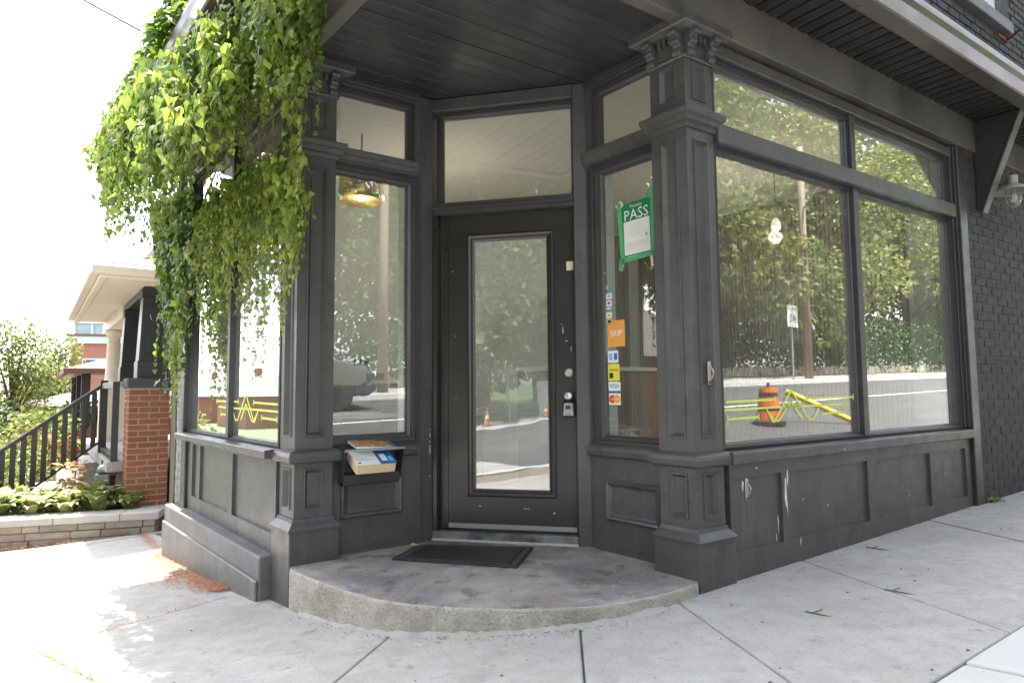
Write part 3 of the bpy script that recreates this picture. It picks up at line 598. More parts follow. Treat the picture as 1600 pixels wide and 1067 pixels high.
# brick walls of the shop
BL_, BH, JT = .205, .0605, .0105
def brick_mesh(l, h, d, mat, name='brick'):
    mb = MB(); c = .004
    mb.add([(-l/2, 0, -h/2), (l/2, 0, -h/2), (l/2, 0, h/2), (-l/2, 0, h/2), (-l/2+c, -d, -h/2+c), (l/2-c, -d, -h/2+c), (l/2-c, -d, h/2-c), (-l/2+c, -d, h/2-c)],
           [(4, 5, 6, 7), (0, 1, 5, 4), (1, 2, 6, 5), (2, 3, 7, 6), (3, 0, 4, 7)])
    return mb.mesh(name, mat)
def lay(Fm, flip, u0, u1, z0, z1, nback, proud, mat, parent, skip=None, bl=BL_, bh=BH, jt=JT, ground=None):
    rh = Fm.to_3x3(); ux = rh @ Vector((1, 0, 0)); nn = rh @ Vector((0, 1, 0))
    if flip: ux = -ux
    cache = {}; c = 0; z = z0+bh/2
    while z+bh/2 < z1:
        u = u0 - (0 if c % 2 == 0 else bl/2)
        while u < u1-.02:
            a, b = max(u, u0), min(u+bl-jt, u1)
            u += bl
            if b-a < .025 or (skip and skip((a+b)/2, z)): continue
            key = round(b-a, 3)
            if key not in cache: cache[key] = brick_mesh(b-a, bh, proud+.01, mat)
            o = Fm @ Vector(((a+b)/2, nback+rnd.uniform(-.002, .0015)-.01, z+rnd.uniform(-.0015, .0015)))
            w = rnd.uniform(-.012, .012)
            Mx = Matrix(((ux.x, -nn.x, 0, o.x), (ux.y, -nn.y, 0, o.y), (0, 0, 1, o.z), (0, 0, 0, 1))) @ Matrix.Rotation(w*.6, 4, 'Y')
            obj('brick', cache[key], None, parent, Mx)
        z += bh+jt; c += 1
W1 = rbox(F_R, 'brick_wall', 3.285, 6.4, -.25, -.0065, -.3, 3.13, 'mortp', 0)
lay(F_R, False, 3.292, 4.9, -.02, 2.87, -.0065, .0045, M['brickp'], W1)
W3 = rbox(F_L, 'brick_wall', 2.455, 2.83, -.25, -.018, -.8, 3.13, 'mortp', 0); W3.data.materials[0] = M['brickg']
lay(F_L, True, 2.475, 2.83, .01, 2.9, -.018, .007, M['brickg'], W3)
W2 = MB(); W2.prism([T2(-1.43+.012, 0.012), T2(6.4, 0.012), T2(6.4, 4.3), T2(-1.43+.012, 4.3)], 3.155, 6.6); W2 = obj('upper_wall', W2, M['mortp'], B)
lay(F_R, False, 2.9, 5.1, 3.9, 4.75, -.011, .008, M['brickp'], W2, skip=lambda u, z: 3.38 < u < 4.46 and z > 4.13)
rbox(F_R, 'upper_window_sill', 3.36, 4.42, -.05, .05, 4.14, 4.25, 'ledge', .006)
up_w = window(F_R, 3.52, 4.22, 4.252, 5.4, .05, .0, -.005, gm=M['glassu']); up_w.data.materials[0] = M['paint2']
rbox(F_R, 'upper_window_dark_sheet', 3.5, 4.25, -.0105, -.009, 4.252, 5.4, 'felt', 0)  # black sheet standing in for the unlit room behind the pane
for u0, u1 in ((3.38, 3.52), (4.22, 4.46)): rbox(F_R, 'upper_brick_jamb', u0, u1, -.012, .0, 4.252, 5.4, 'brickp', 0)
mb = MB(); mb.box(4.18, 4.40, .0, .012, 4.075, 4.10, F_R); mb.tube([F_R @ Vector((4.38, 0, 4.09)), F_R @ Vector((4.18, .18, 4.06))], .011, 6); obj('rusty_bar', mb, M['rust'], B)
mb = MB(); mb.prism([T2(-1.43, 4.2), T2(3, 4.2), T2(3, 4.312), T2(-1.43, 4.312)], -.8, 3.15); obj('side_wall', mb, M['mortp'], B)
# pull handles left from old shutters
def pull(Fm, u, n, z, parent=B):
    mb = MB(); mb.box(u-.012, u+.012, n, n+.004, z-.06, z+.06, Fm); o = obj('pull_handle', mb, M['chrome'], parent, bevel=.001)
    mb = MB(); mb.tube([Fm @ Vector((u+.007+.004*math.sin(k*math.pi/8)*1.0, n+.004+.015*math.sin(k*math.pi/8), z+.034-.068*k/8)) for k in range(9)], .0038, 6); obj('bow', mb, M['chrome'], o, smooth=True)
    mb = MB(); mb.box(u-.011, u+.011, n+.0042, n+.005, z-.058, z-.04, Fm); obj('rust_patch', mb, M['rust'], o)
pull(F_R, .152, -.034, 1.025); pull(F_R, .43, -.037, .404)
# scuffs and chipped paint
def chip(Fm, u, z, n, w, h, mat='chalk', rag=.35):
    k = 9; pts = []
    for i in range(k):
        a = 2*math.pi*i/k; r = 1+rnd.uniform(-rag, rag); pts.append((u+w/2*math.cos(a)*r, z+h/2*math.sin(a)*r))
    mb = MB(); mb.add([(p[0], n, p[1]) for p in pts]+[(p[0], n+.0005, p[1]) for p in pts], [list(range(k)), list(range(k, 2*k))[::-1]]+[(i, i+k, (i+1) % k+k, (i+1) % k) for i in range(k)], Fm); obj('paint_chip', mb, M[mat], B)
for a in ((.755, .37, -.0196, .022, .2), (.775, .44, -.0196, .012, .09), (.765, .27, -.0196, .007, .09), (.88, .075, -.0196, .01, .05), (.70, .2, -.0376, .008, .1), (.68, .12, -.0376, .006, .05), (.95, .3, -.0376, .012, .012), (1.2, .24, -.0376, .009, .01), (.5, .515, -.0196, .018, .012), (.4, .43, -.0376, .016, .05), (2.2, .2, -.0376, .008, .012), (2.75, .3, -.0376, .008, .02), (1.3, .57, .0246, .01, .01)): chip(F_R, *a)
for a in ((.02, .62, .012), (.02, .66, .03), (.02, .57, .05), (.02, .7, .008), (.03, .4, .01)): chip(frame(XY(-.594, 1.572), (D0-XY(-.594, 1.572)).normalized(), Vector(((D0-XY(-.594, 1.572)).normalized().y, -(D0-XY(-.594, 1.572)).normalized().x))), .075, a[1], .0006, .008, a[2])
for a in ((.12, 1.73, .014, .005), (.135, 1.3, .006, .006), (.85, 1.32, .004, .05), (.87, 1.25, .02, .004), (.84, 1.36, .01, .004), (.9, 1.2, .004, .03), (.14, .9, .006, .006), (.6, .2, .04, .004), (.3, .21, .02, .006), (.78, .18, .012, .012)): chip(F_D, a[0], a[1], -.0696, a[2], a[3])
# interior shell
ip = [T2(-1.38, 1.66), T2(-.56, 1.69), T2(.13, .97), T2(.25, .08), T2(4.0, .08), T2(4.0, 4.2), T2(-1.38, 4.2)]
mb = MB(); mb.prism(ip, -.3, .05); obj('interior_floor', mb, M['floor'], B)
mb = MB(); mb.prism(ip, 3.0, 3.12); obj('interior_ceiling', mb, M['ceil'], B)
mb = MB(); mb.prism([T2(-1.4, 4.12), T2(4.1, 4.12), T2(4.1, 4.19), T2(-1.4, 4.19)], .05, 3.0); obj('interior_wall', mb, M['wallw'], B)
mb = MB(); mb.prism([T2(4.0, .05), T2(4.08, .05), T2(4.08, 4.12), T2(4.0, 4.12)], .05, 3.0); obj('interior_wall', mb, M['wallw'], B)
mb = MB(); mb.prism([T2(3.2, .14), T2(4.0, .14), T2(4.0, .2), T2(3.2, .2)], .05, 3.0); obj('interior_wall', mb, M['wallw'], B)
for Fm, u0, u1 in ((F_R, .3, 3.2), (F_L, .3, 2.42)):
    rbox(Fm, 'interior_lining', u0, u1, -.17, -.11, .05, .60, 'wallw', 0); rbox(Fm, 'interior_lining', u0, u1, -.2, -.11, 2.80, 3.0, 'ceil', 0)
for Fm, u0, u1 in ((F_LS, -.1, .52), (F_RS, -.1, .47)):
    rbox(Fm, 'interior_lining', u0, u1, -.15, -.1, .05, .62, 'wallw', 0); rbox(Fm, 'interior_lining', u0, u1, -.15, -.1, 2.82, 3.0, 'ceil', 0)
    rbox(Fm, 'interior_reveal', u1-.06, u1-.045, -.16, -.045, .62, 2.3, 'white', 0)
# ------------------------------------------------------------------ things on and around the shop front
# door mat
mp = [Vector((-.574, 3.995)), Vector((.119, 3.907)), Vector((.017, 3.481)), Vector((-.686, 3.672))]
mat_e = empty('door_mat', (*(sum(mp, Vector((0, 0)))/4), 0), 'black rubber door mat with a pierced border lying before the door', 'door mat')
def mq(a, b):
    p = mp[3].lerp(mp[2], a); q = mp[0].lerp(mp[1], a); return p.lerp(q, b)
mb = MB(); mb.prism([tuple(mq(*q)) for q in ((.09, .13), (.91, .13), (.91, .87), (.09, .87))], .001, .010); obj('mat_centre', mb, M['rubber'], mat_e, bevel=.002)
mb = MB()
for (a0, a1, b0, b1) in ((0, 1, 0, .022), (0, 1, .978, 1), (0, .012, .022, .978), (.988, 1, .022, .978), (.075, .925, .105, .13), (.075, .925, .87, .895), (.075, .09, .13, .87), (.91, .925, .13, .87)):
    mb.prism([tuple(mq(*q)) for q in ((a0, b0), (a1, b0), (a1, b1), (a0, b1))], .001, .0115)
obj('mat_frame', mb, M['rubber'], mat_e, bevel=.002)
def scroll(a, b, ra, rb):
    mb = MB(); pts = []
    for k in range(9):
        an = k*2*math.pi/8; p = mq(a+ra*math.cos(an), b+rb*math.sin(an)); pts.append((p.x, p.y, .006))
    mb.tube(pts, .0045, 4, caps=False); return mb
for k in range(24):
    for b in (.063, .937): obj('border_scroll', scroll(.03+k*.0405, b, .019, .036), M['rubber'], mat_e)
for k in range(11):
    for a in (.043, .957): obj('border_scroll', scroll(a, .14+k*.072, .028, .032), M['rubber'], mat_e)
# yellow leaf beside the mat
LEAF = [(0, 0), (.3, .02), (.5, .28), (.3, .5), (0, 1), (-.3, .5), (-.5, .28), (-.3, .02)]
def leafgeo(mb, p, tip, nrm, size, mi=0, fold=.12):
    tip = tip.normalized(); side = tip.cross(nrm)
    if side.length < 1e-3: side = tip.cross(Vector((.3, .2, .9)))
    side.normalize(); nn = side.cross(tip)
    vs = [p + (side*x + tip*y + nn*(abs(x)*fold*1.6 - y*y*.18))*size for x, y in LEAF] + [p + tip*size*.35]
    b = len(mb.v); mb.v += [tuple(v) for v in vs]
    for i in range(8): mb.f.append((b+i, b+(i+1) % 8, b+8)); mb.m.append(mi)
mb = MB(); leafgeo(mb, Vector((-.62, 3.93, .02)), Vector((.9, .3, .1)), Vector((0, 0, 1)), .06); thing('fallen_leaf', mb, M['p_yellow'], 'small yellow leaf on the far left corner of the door mat', 'leaf')

# mailbox and papers
mx = empty('mailbox', tuple(F_LS @ Vector((.19, .05, .42))), 'open black metal mailbox on the wall left of the door', 'mailbox')
def lsbox(name, parent, mat, *a, bevel=.002):
    mb = MB(); mb.box(*a, F_LS); return obj(name, mb, M[mat], parent, bevel=bevel)
lsbox('back_plate', mx, 'blackm', .0, .355, .045, .05, .405, .625)
for u in (.0, .35):
    mb = MB(); pr = [(.05, .405), (.12, .43), (.175, .612), (.05, .612)]
    mb.add([(u, n, z) for n, z in pr]+[(u+.006, n, z) for n, z in pr], [(3, 2, 1, 0), (4, 5, 6, 7), (0, 1, 5, 4), (1, 2, 6, 5), (2, 3, 7, 6), (3, 0, 4, 7)], F_LS); obj('side_plate', mb, M['blackm'], mx)
lsbox('floor_plate', mx, 'blackm', .006, .35, .05, .12, .405, .41); lsbox('front_rail', mx, 'blackm', .006, .35, .116, .122, .41, .47)
lsbox('top_rail', mx, 'greym', -.004, .36, .165, .178, .603, .617)
def tilted(name, w, d, h, cu, cn, cz, tilt, mats, label, cat, roll=0):
    Mx = F_LS @ Matrix.Translation((cu, cn, cz)) @ Matrix.Rotation(tilt, 4, 'X') @ Matrix.Rotation(roll, 4, 'Y')
    e = empty(name, tuple(Mx.translation), label, cat); return e, Mx
e, Mx = tilted('phone_book', 0, 0, 0, .165, .15, .535, R(-24), None, 'thick phone book with cream page edges jammed into the mailbox', 'book')
mb = MB(); mb.box(-.118, .118, -.1, .075, -.03, .03, Mx); obj('pages', mb, M['paper'], e, bevel=.004)
mb = MB(); mb.box(-.12, .02, -.1, .078, .0305, .034, Mx); obj('cover', mb, M['p_white'], e)
mb = MB(); mb.box(.02, .12, -.1, .078, .0305, .034, Mx); obj('cover', mb, M['p_blue'], e)
for (a, b, c, d, mm) in ((.04, .075, -.03, .05, 'p_white'), (.085, .11, 0, .055, 'p_lblue'), (-.105, -.02, .02, .03, 'p_grey'), (-.105, -.04, .0, .008, 'p_grey'), (-.108, -.09, .05, .065, 'p_blue')):
    mb = MB(); mb.box(a, b, c, d, .0342, .0348, Mx); obj('cover_print', mb, M[mm], e)
e, Mx = tilted('magazine', 0, 0, 0, .19, .085, .632, R(-10), None, 'folded magazine with a colourful cover on top of the mailbox', 'magazine', R(3))
mb = MB(); mb.box(-.125, .125, -.07, .075, -.008, .005, Mx); obj('pages', mb, M['p_white'], e)
mb = MB(); mb.box(-.126, .098, -.071, .076, .0052, .0075, Mx); obj('cover', mb, M['p_magazine'], e)
mb = MB(); mb.box(.099, .127, -.071, .076, .0052, .0075, Mx); obj('cover', mb, M['p_blue'], e)
# key lockbox hanging from the knob
lk = empty('key_lockbox', tuple(F_D @ Vector((.889, .0, .79))), 'small grey and black key lockbox hanging from the door knob', 'lockbox')
mb = MB(); mb.box(.852, .926, -.02, .022, .775, .868, F_D); obj('case', mb, M['blackm'], lk, bevel=.008, seg=2)
mb = MB(); pr = [(.856, .784), (.922, .784), (.913, .862), (.865, .862)]
mb.add([(u, .022, z) for u, z in pr]+[(u, .03, z) for u, z in pr], [(0, 1, 2, 3), (7, 6, 5, 4), (0, 4, 5, 1), (1, 5, 6, 2), (2, 6, 7, 3), (3, 7, 4, 0)], F_D); obj('cover', mb, M['greym'], lk, bevel=.004, seg=2)
mb = MB(); mb.box(.873, .905, .03, .032, .825, .848, F_D); obj('dial_window', mb, M['blackm'], lk)
text('Master', .013, M['p_black'], lk, face_frame(F_D, .889, .0305, .796, False))
mb = MB(); mb.tube([F_D @ Vector((.889+.028*math.cos(k*math.pi/8), -.03, .868+.068*math.sin(k*math.pi/8)*1.0)) for k in range(9)], .0045, 6); obj('shackle', mb, M['blackm'], lk, smooth=True)
# small note on the door
mb = MB(); mb.box(.878, .924, -.0695, -.0685, 1.70, 1.757, F_D); thing('paper_note', mb, M['note'], 'small cream paper note taped high on the right edge of the door', 'note')

# notice and stickers on the right side window; x runs left to right seen from outside
NS = -0.0262
def sticker(name, u, z, w, h, col, label, cat, bits=(), texts=(), tilt=0.0, n=NS, group=None):
    Mx = face_frame(F_RS, u, n, z, True) @ Matrix.Rotation(tilt, 4, 'Z')
    e = empty(name, tuple(Mx.translation), label, cat, group)
    mb = MB(); mb.box(-w/2, w/2, -h/2, h/2, 0, .0008, Mx); obj('sheet', mb, M[col], e)
    for i, (x, y, bw, bh, c) in enumerate(bits):
        mb = MB(); mb.box(x-bw/2, x+bw/2, y-bh/2, y+bh/2, .0009, .0012, Mx); obj('print', mb, M[c], e)
    for (b, x, y, sz, c) in texts: text(b, sz, M[c], e, Mx @ Matrix.Translation((x, y, .0014)), .0002)
    return e, Mx
PW, PH = .232, .33
e, Mx = sticker('inspection_notice', .122, 1.875, PW, PH, 'p_green', 'green PASS inspection notice taped inside the side window frame', 'notice',
    [(0, -.045, .19, .2, 'p_white')] + [(rnd.uniform(-.02, .02), .035-.013*k, rnd.uniform(.08, .15), .0022, 'p_grey') for k in range(6)] + [(0, -.075-.008*k, .165, .002, 'p_grey') for k in range(5)] + [(.07, -.045, .02, .02, 'p_grey'), (0, -.155, .15, .003, 'p_white')],
    [('PASS', 0, .088, .088, 'p_white'), ('Toronto', 0, .14, .026, 'p_white')], tilt=R(1.5))
for (x, y, w, h, an, c) in ((-.118, 0, .03, .36, 2, 'p_tape'), (.118, -.02, .03, .33, -1, 'p_tape'), (0, -.168, .24, .026, 2, 'p_tape'), (.11, .19, .06, .05, 45, 'p_tape'), (-.12, .165, .05, .04, 30, 'masking'), (.15, .215, .018, .06, -30, 'masking'), (.165, .175, .05, .022, 25, 'masking'), (-.125, -.19, .03, .07, -10, 'p_tape'), (.1, -.205, .018, .07, 4, 'masking'), (.155, -.135, .06, .035, 25, 'masking'), (.13, -.15, .05, .045, 20, 'p_tape'), (-.12, -.21, .02, .04, -25, 'masking')):
    mb = MB(); mb.box(-w/2, w/2, -h/2, h/2, .0015, .0019, Mx @ Matrix.Translation((x, y, 0)) @ Matrix.Rotation(R(an), 4, 'Z')); obj('tape', mb, M[c], e)
sticker('window_sticker', .294, 1.275, .132, .158, 'p_orange', 'square orange sticker reading SKIP on the side window', 'sticker', [], [('SKIP', 0, 0, .052, 'p_white')])
sticker('window_sticker', .322, 1.138, .08, .072, 'p_white', 'white sticker with two small blue squares under the orange SKIP sticker', 'sticker', [(-.018, 0, .026, .04, 'p_lblue'), (.02, 0, .026, .04, 'p_blue')])
e, Mx = sticker('window_sticker', .318, 1.044, .088, .1, 'p_yellow', 'yellow sticker with a black hand mark above the VISA sticker', 'sticker', [(-.02, -.018, .03, .032, 'p_black')], [('Interac', .004, .016, .024, 'p_black')])
e, Mx = sticker('window_sticker', .315, .957, .092, .062, 'p_white', 'white and blue sticker reading VISA on the side window', 'sticker', [(0, -.028, .092, .012, 'p_blue')], [('VISA', 0, .006, .038, 'p_blue')])
e, Mx = sticker('window_sticker', .315, .886, .09, .068, 'p_white', 'lowest sticker with overlapping red and orange circles', 'sticker')
for x, c, zz in ((-.018, 'p_red', .0009), (.018, 'p_amber', .0011)):
    mb = MB(); mb.lathe([(0, 0), (.026, 0), (.026, .0002), (0, .0002)], 20, Mx @ Matrix.Translation((x, 0, zz))); obj('print', mb, M[c], e)
text('mastercard', .014, M['p_white'], e, Mx @ Matrix.Translation((0, 0, .0016)), .0001)
for k, (z, c, c2, lb) in enumerate([(1.505, 'p_white', 'p_lblue', 'small white and light blue sticker, topmost of the narrow strip'), (1.462, 'p_white', 'p_red', 'small white sticker with red and black marks, second from the top of the strip'),
                                    (1.43, 'p_lblue', 'p_white', 'thin blue and white sticker in the middle of the strip'), (1.39, 'p_white', 'p_amber', 'small white sticker with an amber mark above the orange square'), (1.352, 'p_grey', 'p_black', 'grey sticker just above the orange square')]):
    sticker('window_sticker', .345, z, .042, .034 if k != 2 else .02, c, lb, 'sticker', [(0, 0, .024, .016 if k != 2 else .006, c2)])

# lime tape drawings on the display windows
def strip_decal(Fm, parent, pts, w, n):
    mb = MB()
    for i in range(len(pts)-1):
        a, b = Vector(pts[i]), Vector(pts[i+1]); d = (b-a).normalized(); q = Vector((-d.y, d.x))*w/2
        vs = [(a+q), (a-q), (b-q), (b+q)]
        mb.add([(v.x, n, v.y) for v in vs]+[(v.x, n+.0006, v.y) for v in vs], [(3, 2, 1, 0), (4, 5, 6, 7), (0, 1, 5, 4), (2, 3, 7, 6), (1, 2, 6, 5), (3, 0, 4, 7)], Fm)
    obj('tape_strip', mb, M['lime'], parent)
def zigzag(Fm, n, x0, sg, label, right=True):
    e = empty('tape_drawing', tuple(Fm @ Vector((x0+sg*.6, n, .75))), label, 'window decal')
    U = lambda u: x0+sg*u
    for pts in ([(0.02, .871), (.46, .878)], [(.78, .88), (1.30, .881)], [(0, .827), (.70, .836)], [(.55, .832), (1.25, .838)], [(.03, .778), (.30, .783)], [(.93, .783), (1.18, .786)],
                [(.40, .80), (.45, .757), (.62, .932), (.79, .753), (.84, .753), (.90, .82)], [(.37, .832), (.43, .752), (.49, .757), (.615, .864), (.72, .757)]):
        strip_decal(Fm, e, [(U(u), z) for u, z in pts], .0125, n)
    for u, z in ((.46, .878), (.78, .88), (1.30, .881), (.03, .778), (1.18, .786), (.30, .783)): strip_decal(Fm, e, [(U(u), z-.018), (U(u), z+.018)], .011, n)
zigzag(F_R, -.0765, .314, 1, 'lime zigzag tape drawing low on the right display window')
zigzag(F_L, -.0515, .33, 1, 'lime zigzag tape drawing low on the left display window')

# wall lamp
wl_ = empty('wall_lamp', tuple(F_R @ Vector((3.74, .17, 2.4))), 'grey caged wall lamp with a cone shade beside the eave bracket', 'lamp')
LT = F_R @ Matrix.Translation((3.76, .17, 2.4))
LT = Matrix.Translation(LT.translation)
mb = MB(); mb.lathe([(.035, .2), (.038, .255), (.036, .265), (.0, .27), ], 16, LT); obj('cap', mb, M['galv'], wl_, smooth=False)
mb = MB(); mb.lathe([(.036, .2), (.045, .19), (.15, .135), (.152, .13), (.146, .13), (.04, .18), (.034, .18)], 28, LT); obj('shade', mb, M['galv'], wl_, smooth=True)
mb = MB(); mb.lathe([(.045, .15), (.048, .06), (.04, .03), (.02, .015), (0, .012)], 18, LT); obj('globe', mb, M['glassc'], wl_, smooth=True)
mb = MB(); mb.lathe([(.012, .15), (.014, .12), (.026, .09), (.026, .07), (.012, .05), (0, .048)], 12, LT); obj('bulb', mb, M['p_white'], wl_, smooth=True)
mb = MB()
for k in range(6):
    an = k*math.pi/3; mb.tube([LT @ Vector((r*math.cos(an), r*math.sin(an), z)) for r, z in ((.056, .15), (.058, .06), (.046, .02), (.0, .002))], .0028, 4)
for z in (.06, .105): mb.tube([LT @ Vector((.058*math.cos(k*math.pi/8), .058*math.sin(k*math.pi/8), z)) for k in range(17)], .0028, 4)
obj('cage', mb, M['galv'], wl_)
ctr = LT.translation
mw = F_R @ Vector((3.70, .0, 2.6))
mb = MB(); mb.tube([mw, mw.lerp(ctr+Vector((0, 0, .24)), .5)+Vector((0, 0, -.01)), ctr+Vector((0, 0, .225))], .011, 8); mb.tube([ctr+Vector((0, 0, .26)), ctr+Vector((0, 0, .33)), mw.lerp(ctr, .6)+Vector((0, 0, .22)), mw+Vector((0, 0, .0))], .006, 6); obj('arm', mb, M['blackm'], wl_, smooth=True)
mb = MB(); mb.box(3.65, 3.75, -.0, .02, 2.53, 2.66, F_R); obj('wall_plate', mb, M['blackm'], wl_, bevel=.006)
# moss tuft and pebble at the foot of the corner strip
mb = MB(); p0 = F_R @ Vector((3.38, .03, 0)); g = G(p0.x, p0.y)
for k in range(60):
    a = rnd.uniform(0, 6.28); leafgeo(mb, Vector((p0.x+rnd.gauss(0, .03), p0.y+rnd.gauss(0, .015), g+rnd.random()*.02)), Vector((math.cos(a), math.sin(a), .9)), Vector((0, 0, 1)), .03)
thing('moss_tuft', mb, M['leaf2'], 'green weed tuft at the foot of the dark brick wall', 'weed', kind='stuff')

# orange needles drifted against the base
mb = MB()
def needles(n, f):
    for _ in range(n):
        x, y = f(); a = rnd.uniform(0, 6.28); l = rnd.uniform(.012, .035); z = G(x, y)+.004+rnd.random()*.008
        d = Vector((math.cos(a), math.sin(a), rnd.uniform(-.1, .25)))*l; q = Vector((-d.y, d.x, 0)).normalized()*.0022
        p = Vector((x, y, z)); mb.add([p-q, p+q, p+d+q, p+d-q], [(0, 1, 2, 3)])
def drift():
    u = rnd.uniform(.75, 2.75); w = .26*math.sin(max(0, min(1, (u-.7)/2.05))*math.pi)**.7+.02; n = .085+abs(rnd.gauss(0, .55))*w
    p = fpt(F_L, u, n); return p.x, p.y
needles(2300, drift)
def along(a, b, w): 
    def f(): k = rnd.random(); return a[0]+(b[0]-a[0])*k+rnd.gauss(0, w), a[1]+(b[1]-a[1])*k+rnd.gauss(0, w)
    return f
needles(260, along(J['B'][0], (-1.4, 2.43), .014)); needles(90, along(J['A'][0], J['A'][1], .005)); needles(500, along((-4.0, 7.0), (-2.9, 5.47), .03)); needles(500, along((-5.3, 6.6), (-3.9, 6.98), .08))
thing('pine_needles', mb, M['needle'], 'orange drift of fallen needles along the shop base and pavement joints', 'needles', kind='stuff')
# twigs on the right pavement
for k, (x, y, lb) in enumerate([(1.25, 2.83, 'dry forked twig on the pavement nearest the right pillar'), (1.72, 3.05, 'dry forked twig on the pavement beside a joint'), (2.1, 3.9, 'short dry twig on the pavement near the panelling')]):
    g = G(x, y)+.006; mb = MB(); mb.tube([(x, y, g), (x+.05, y-.06, g+.003), (x+.09, y-.09, g)], .003, 5); mb.tube([(x+.02, y-.02, g), (x+.08, y+.01, g+.004)], .002, 5); thing('twig', mb, M['bark'], lb, 'twig', 'twigs on the pavement')
mb = MB()
for _ in range(120):
    s, t = rnd.uniform(-3, 4.5), -rnd.random()*1.9+.0; p = XY(s, t)
    if rnd.random() < .5: p = Vector((rnd.uniform(-3.4, 2.8), rnd.uniform(2.0, 3.6)))
    if ST(p)[1] > -.08 and ST(p)[0] > -1.45: continue
    r = rnd.uniform(.003, .009); g = G(p.x, p.y); mb.add([(p.x-r, p.y-r*.6, g+.002), (p.x+r, p.y-r*.4, g+.002), (p.x+r*.3, p.y+r, g+.002), (p.x, p.y, g+r*.8)], [(0, 1, 3), (1, 2, 3), (2, 0, 3)])
for _ in range(900):                       # dirt gathered along the foot of the walls
    if rnd.random() < .6: p = fpt(F_R, rnd.uniform(.3, 4.8), -.018+abs(rnd.gauss(0, .02)) if rnd.random() < .7 else abs(rnd.gauss(0, .08)))
    else: q = low[rnd.randrange(len(low))]; p = Vector((q[0]+rnd.gauss(0, .03), q[1]-abs(rnd.gauss(0, .05))-.01))
    r = rnd.uniform(.0015, .005); g = G(p.x, p.y); mb.add([(p.x-r, p.y-r*.6, g+.002), (p.x+r, p.y-r*.4, g+.002), (p.x+r*.3, p.y+r, g+.002), (p.x, p.y, g+r*.9)], [(0, 1, 3), (1, 2, 3), (2, 0, 3)])
thing('pavement_grit', mb, M['bark'], 'scattered dark grit and seeds over the pavement', 'grit', kind='stuff')

# ------------------------------------------------------------------ climbing vine on the left front
vine = empty('climbing_vine', tuple(F_L @ Vector((2.7, .1, -.4))), 'bright green climbing vine hanging in strands from the left eave', 'vine')
def inside(poly, x, y):
    r = False
    for i in range(len(poly)):
        x0, y0 = poly[i]; x1, y1 = poly[i-1]
        if (y0 > y) != (y1 > y) and x < (x1-x0)*(y-y0)/(y1-y0)+x0: r = not r
    return r
def spans(poly, u):
    zs = []
    for i in range(len(poly)):
        (x0, y0), (x1, y1) = poly[i], poly[i-1]
        if (x0 > u) != (x1 > u): zs.append(y0+(y1-y0)*(u-x0)/(x1-x0))
    return (max(zs), min(zs)) if len(zs) > 1 else None
LC = [(0, 0)]
big = []
def strand(u, n, zt, zb, lm, lsize, gap, spread, keep=True):
    mb = MB(); z = zt; pts = []; ph = rnd.random()*6; du = 0; dn = 0
    while z > zb:
        k = (zt-z)/max(.05, zt-zb); du += rnd.gauss(0, .004); dn += rnd.gauss(0, .004)
        p = F_L @ Vector((u+du+.012*math.sin(z*9+ph), n+dn, z)); pts.append(p)
        for _ in range(1 if k > .55 else 2):
            a = rnd.uniform(0, 6.28); off = Vector((math.cos(a), math.sin(a), 0))*spread*rnd.random()*(1.15-k)
            q = p+off+Vector((0, 0, rnd.uniform(-.02, .02)))
            outw = Vector((nL.x, nL.y, 0))+Vector((rnd.gauss(0, .55), rnd.gauss(0, .55), rnd.uniform(0, .9)))
            tip = Vector((rnd.gauss(0, .45), rnd.gauss(0, .45), -1))+Vector((nL.x, nL.y, 0))*.35
            sz = lsize*rnd.uniform(.65, 1.25)*(1.1-.55*k*k)
            leafgeo(mb, q, tip, outw, sz, 0)
        z -= gap*rnd.uniform(.7, 1.3)
    if len(pts) > 1: mb.tube(pts, .0013, 3, mi=1, caps=False)
    if len(pts) > 3: obj('hanging_strand', mb, [lm, M['stem']], vine)
def curtain(poly, n, jit, du, lm, lsize, gap, spread, low=.35, tips=None):
    us = [p[0] for p in poly]; u = min(us)
    while u < max(us):
        sp = spans(poly, u)
        if sp and sp[0]-sp[1] > .06:
            h = sp[0]-sp[1]; zb = sp[1]+h*low*rnd.random()**1.6
            ms = lm[min(len(lm)-1, int(rnd.random()*len(lm)))]
            strand(u, n+rnd.uniform(-jit, jit), sp[0]-rnd.random()*.06, zb, ms, lsize, gap, spread)
        u += du*rnd.uniform(.6, 1.4)
A1a = [(-.31, 2.78), (-.55, 2.38), (-.52, 2.15), (-.33, 2.01), (.15, 2.05), (.87, 2.19), (1.19, 2.44), (1.84, 2.97), (.86, 3.05)]
A1b = [(-.08, 2.59), (1.05, 2.78), (2.43, 2.88), (1.84, 2.26), (1.23, 1.95), (.55, 1.75), (.26, 1.85), (-.17, 1.9), (-.61, 2.07)]
A1c = [(.95, 3.12), (3.05, 3.2), (3.05, 2.5), (2.2, 2.35), (1.4, 2.5), (1.0, 2.6)]
A2 = [(.84, 3.2), (.44, 3.2), (-.78, 2.88), (-.75, 2.55), (-.55, 1.94), (-.43, 1.71), (-.19, 2.13), (.13, 2.33), (.83, 2.59), (.96, 3.0)]
Bp = [(.68, 2.33), (-.11, 2.24), (-.39, 1.86), (-.36, 1.57), (-.11, 1.18), (.31, 1.37), (.81, 1.45), (1.22, 1.0), (1.8, 1.6), (1.78, 2.29)]
Cp = [(3.0, 2.7), (1.7, 2.48), (1.47, 1.94), (1.77, 1.4), (2.2, .76), (2.7, 1.7), (3.0, 2.27)]
A3 = [(0.905, 3.105), (0.194, 3.055), (-0.356, 2.965), (-0.716, 2.782), (-0.782, 2.247), (-0.251, 2.326), (-0.022, 2.124), (0.801, 2.164), (1.737, 2.266), (2.09, 2.781)]
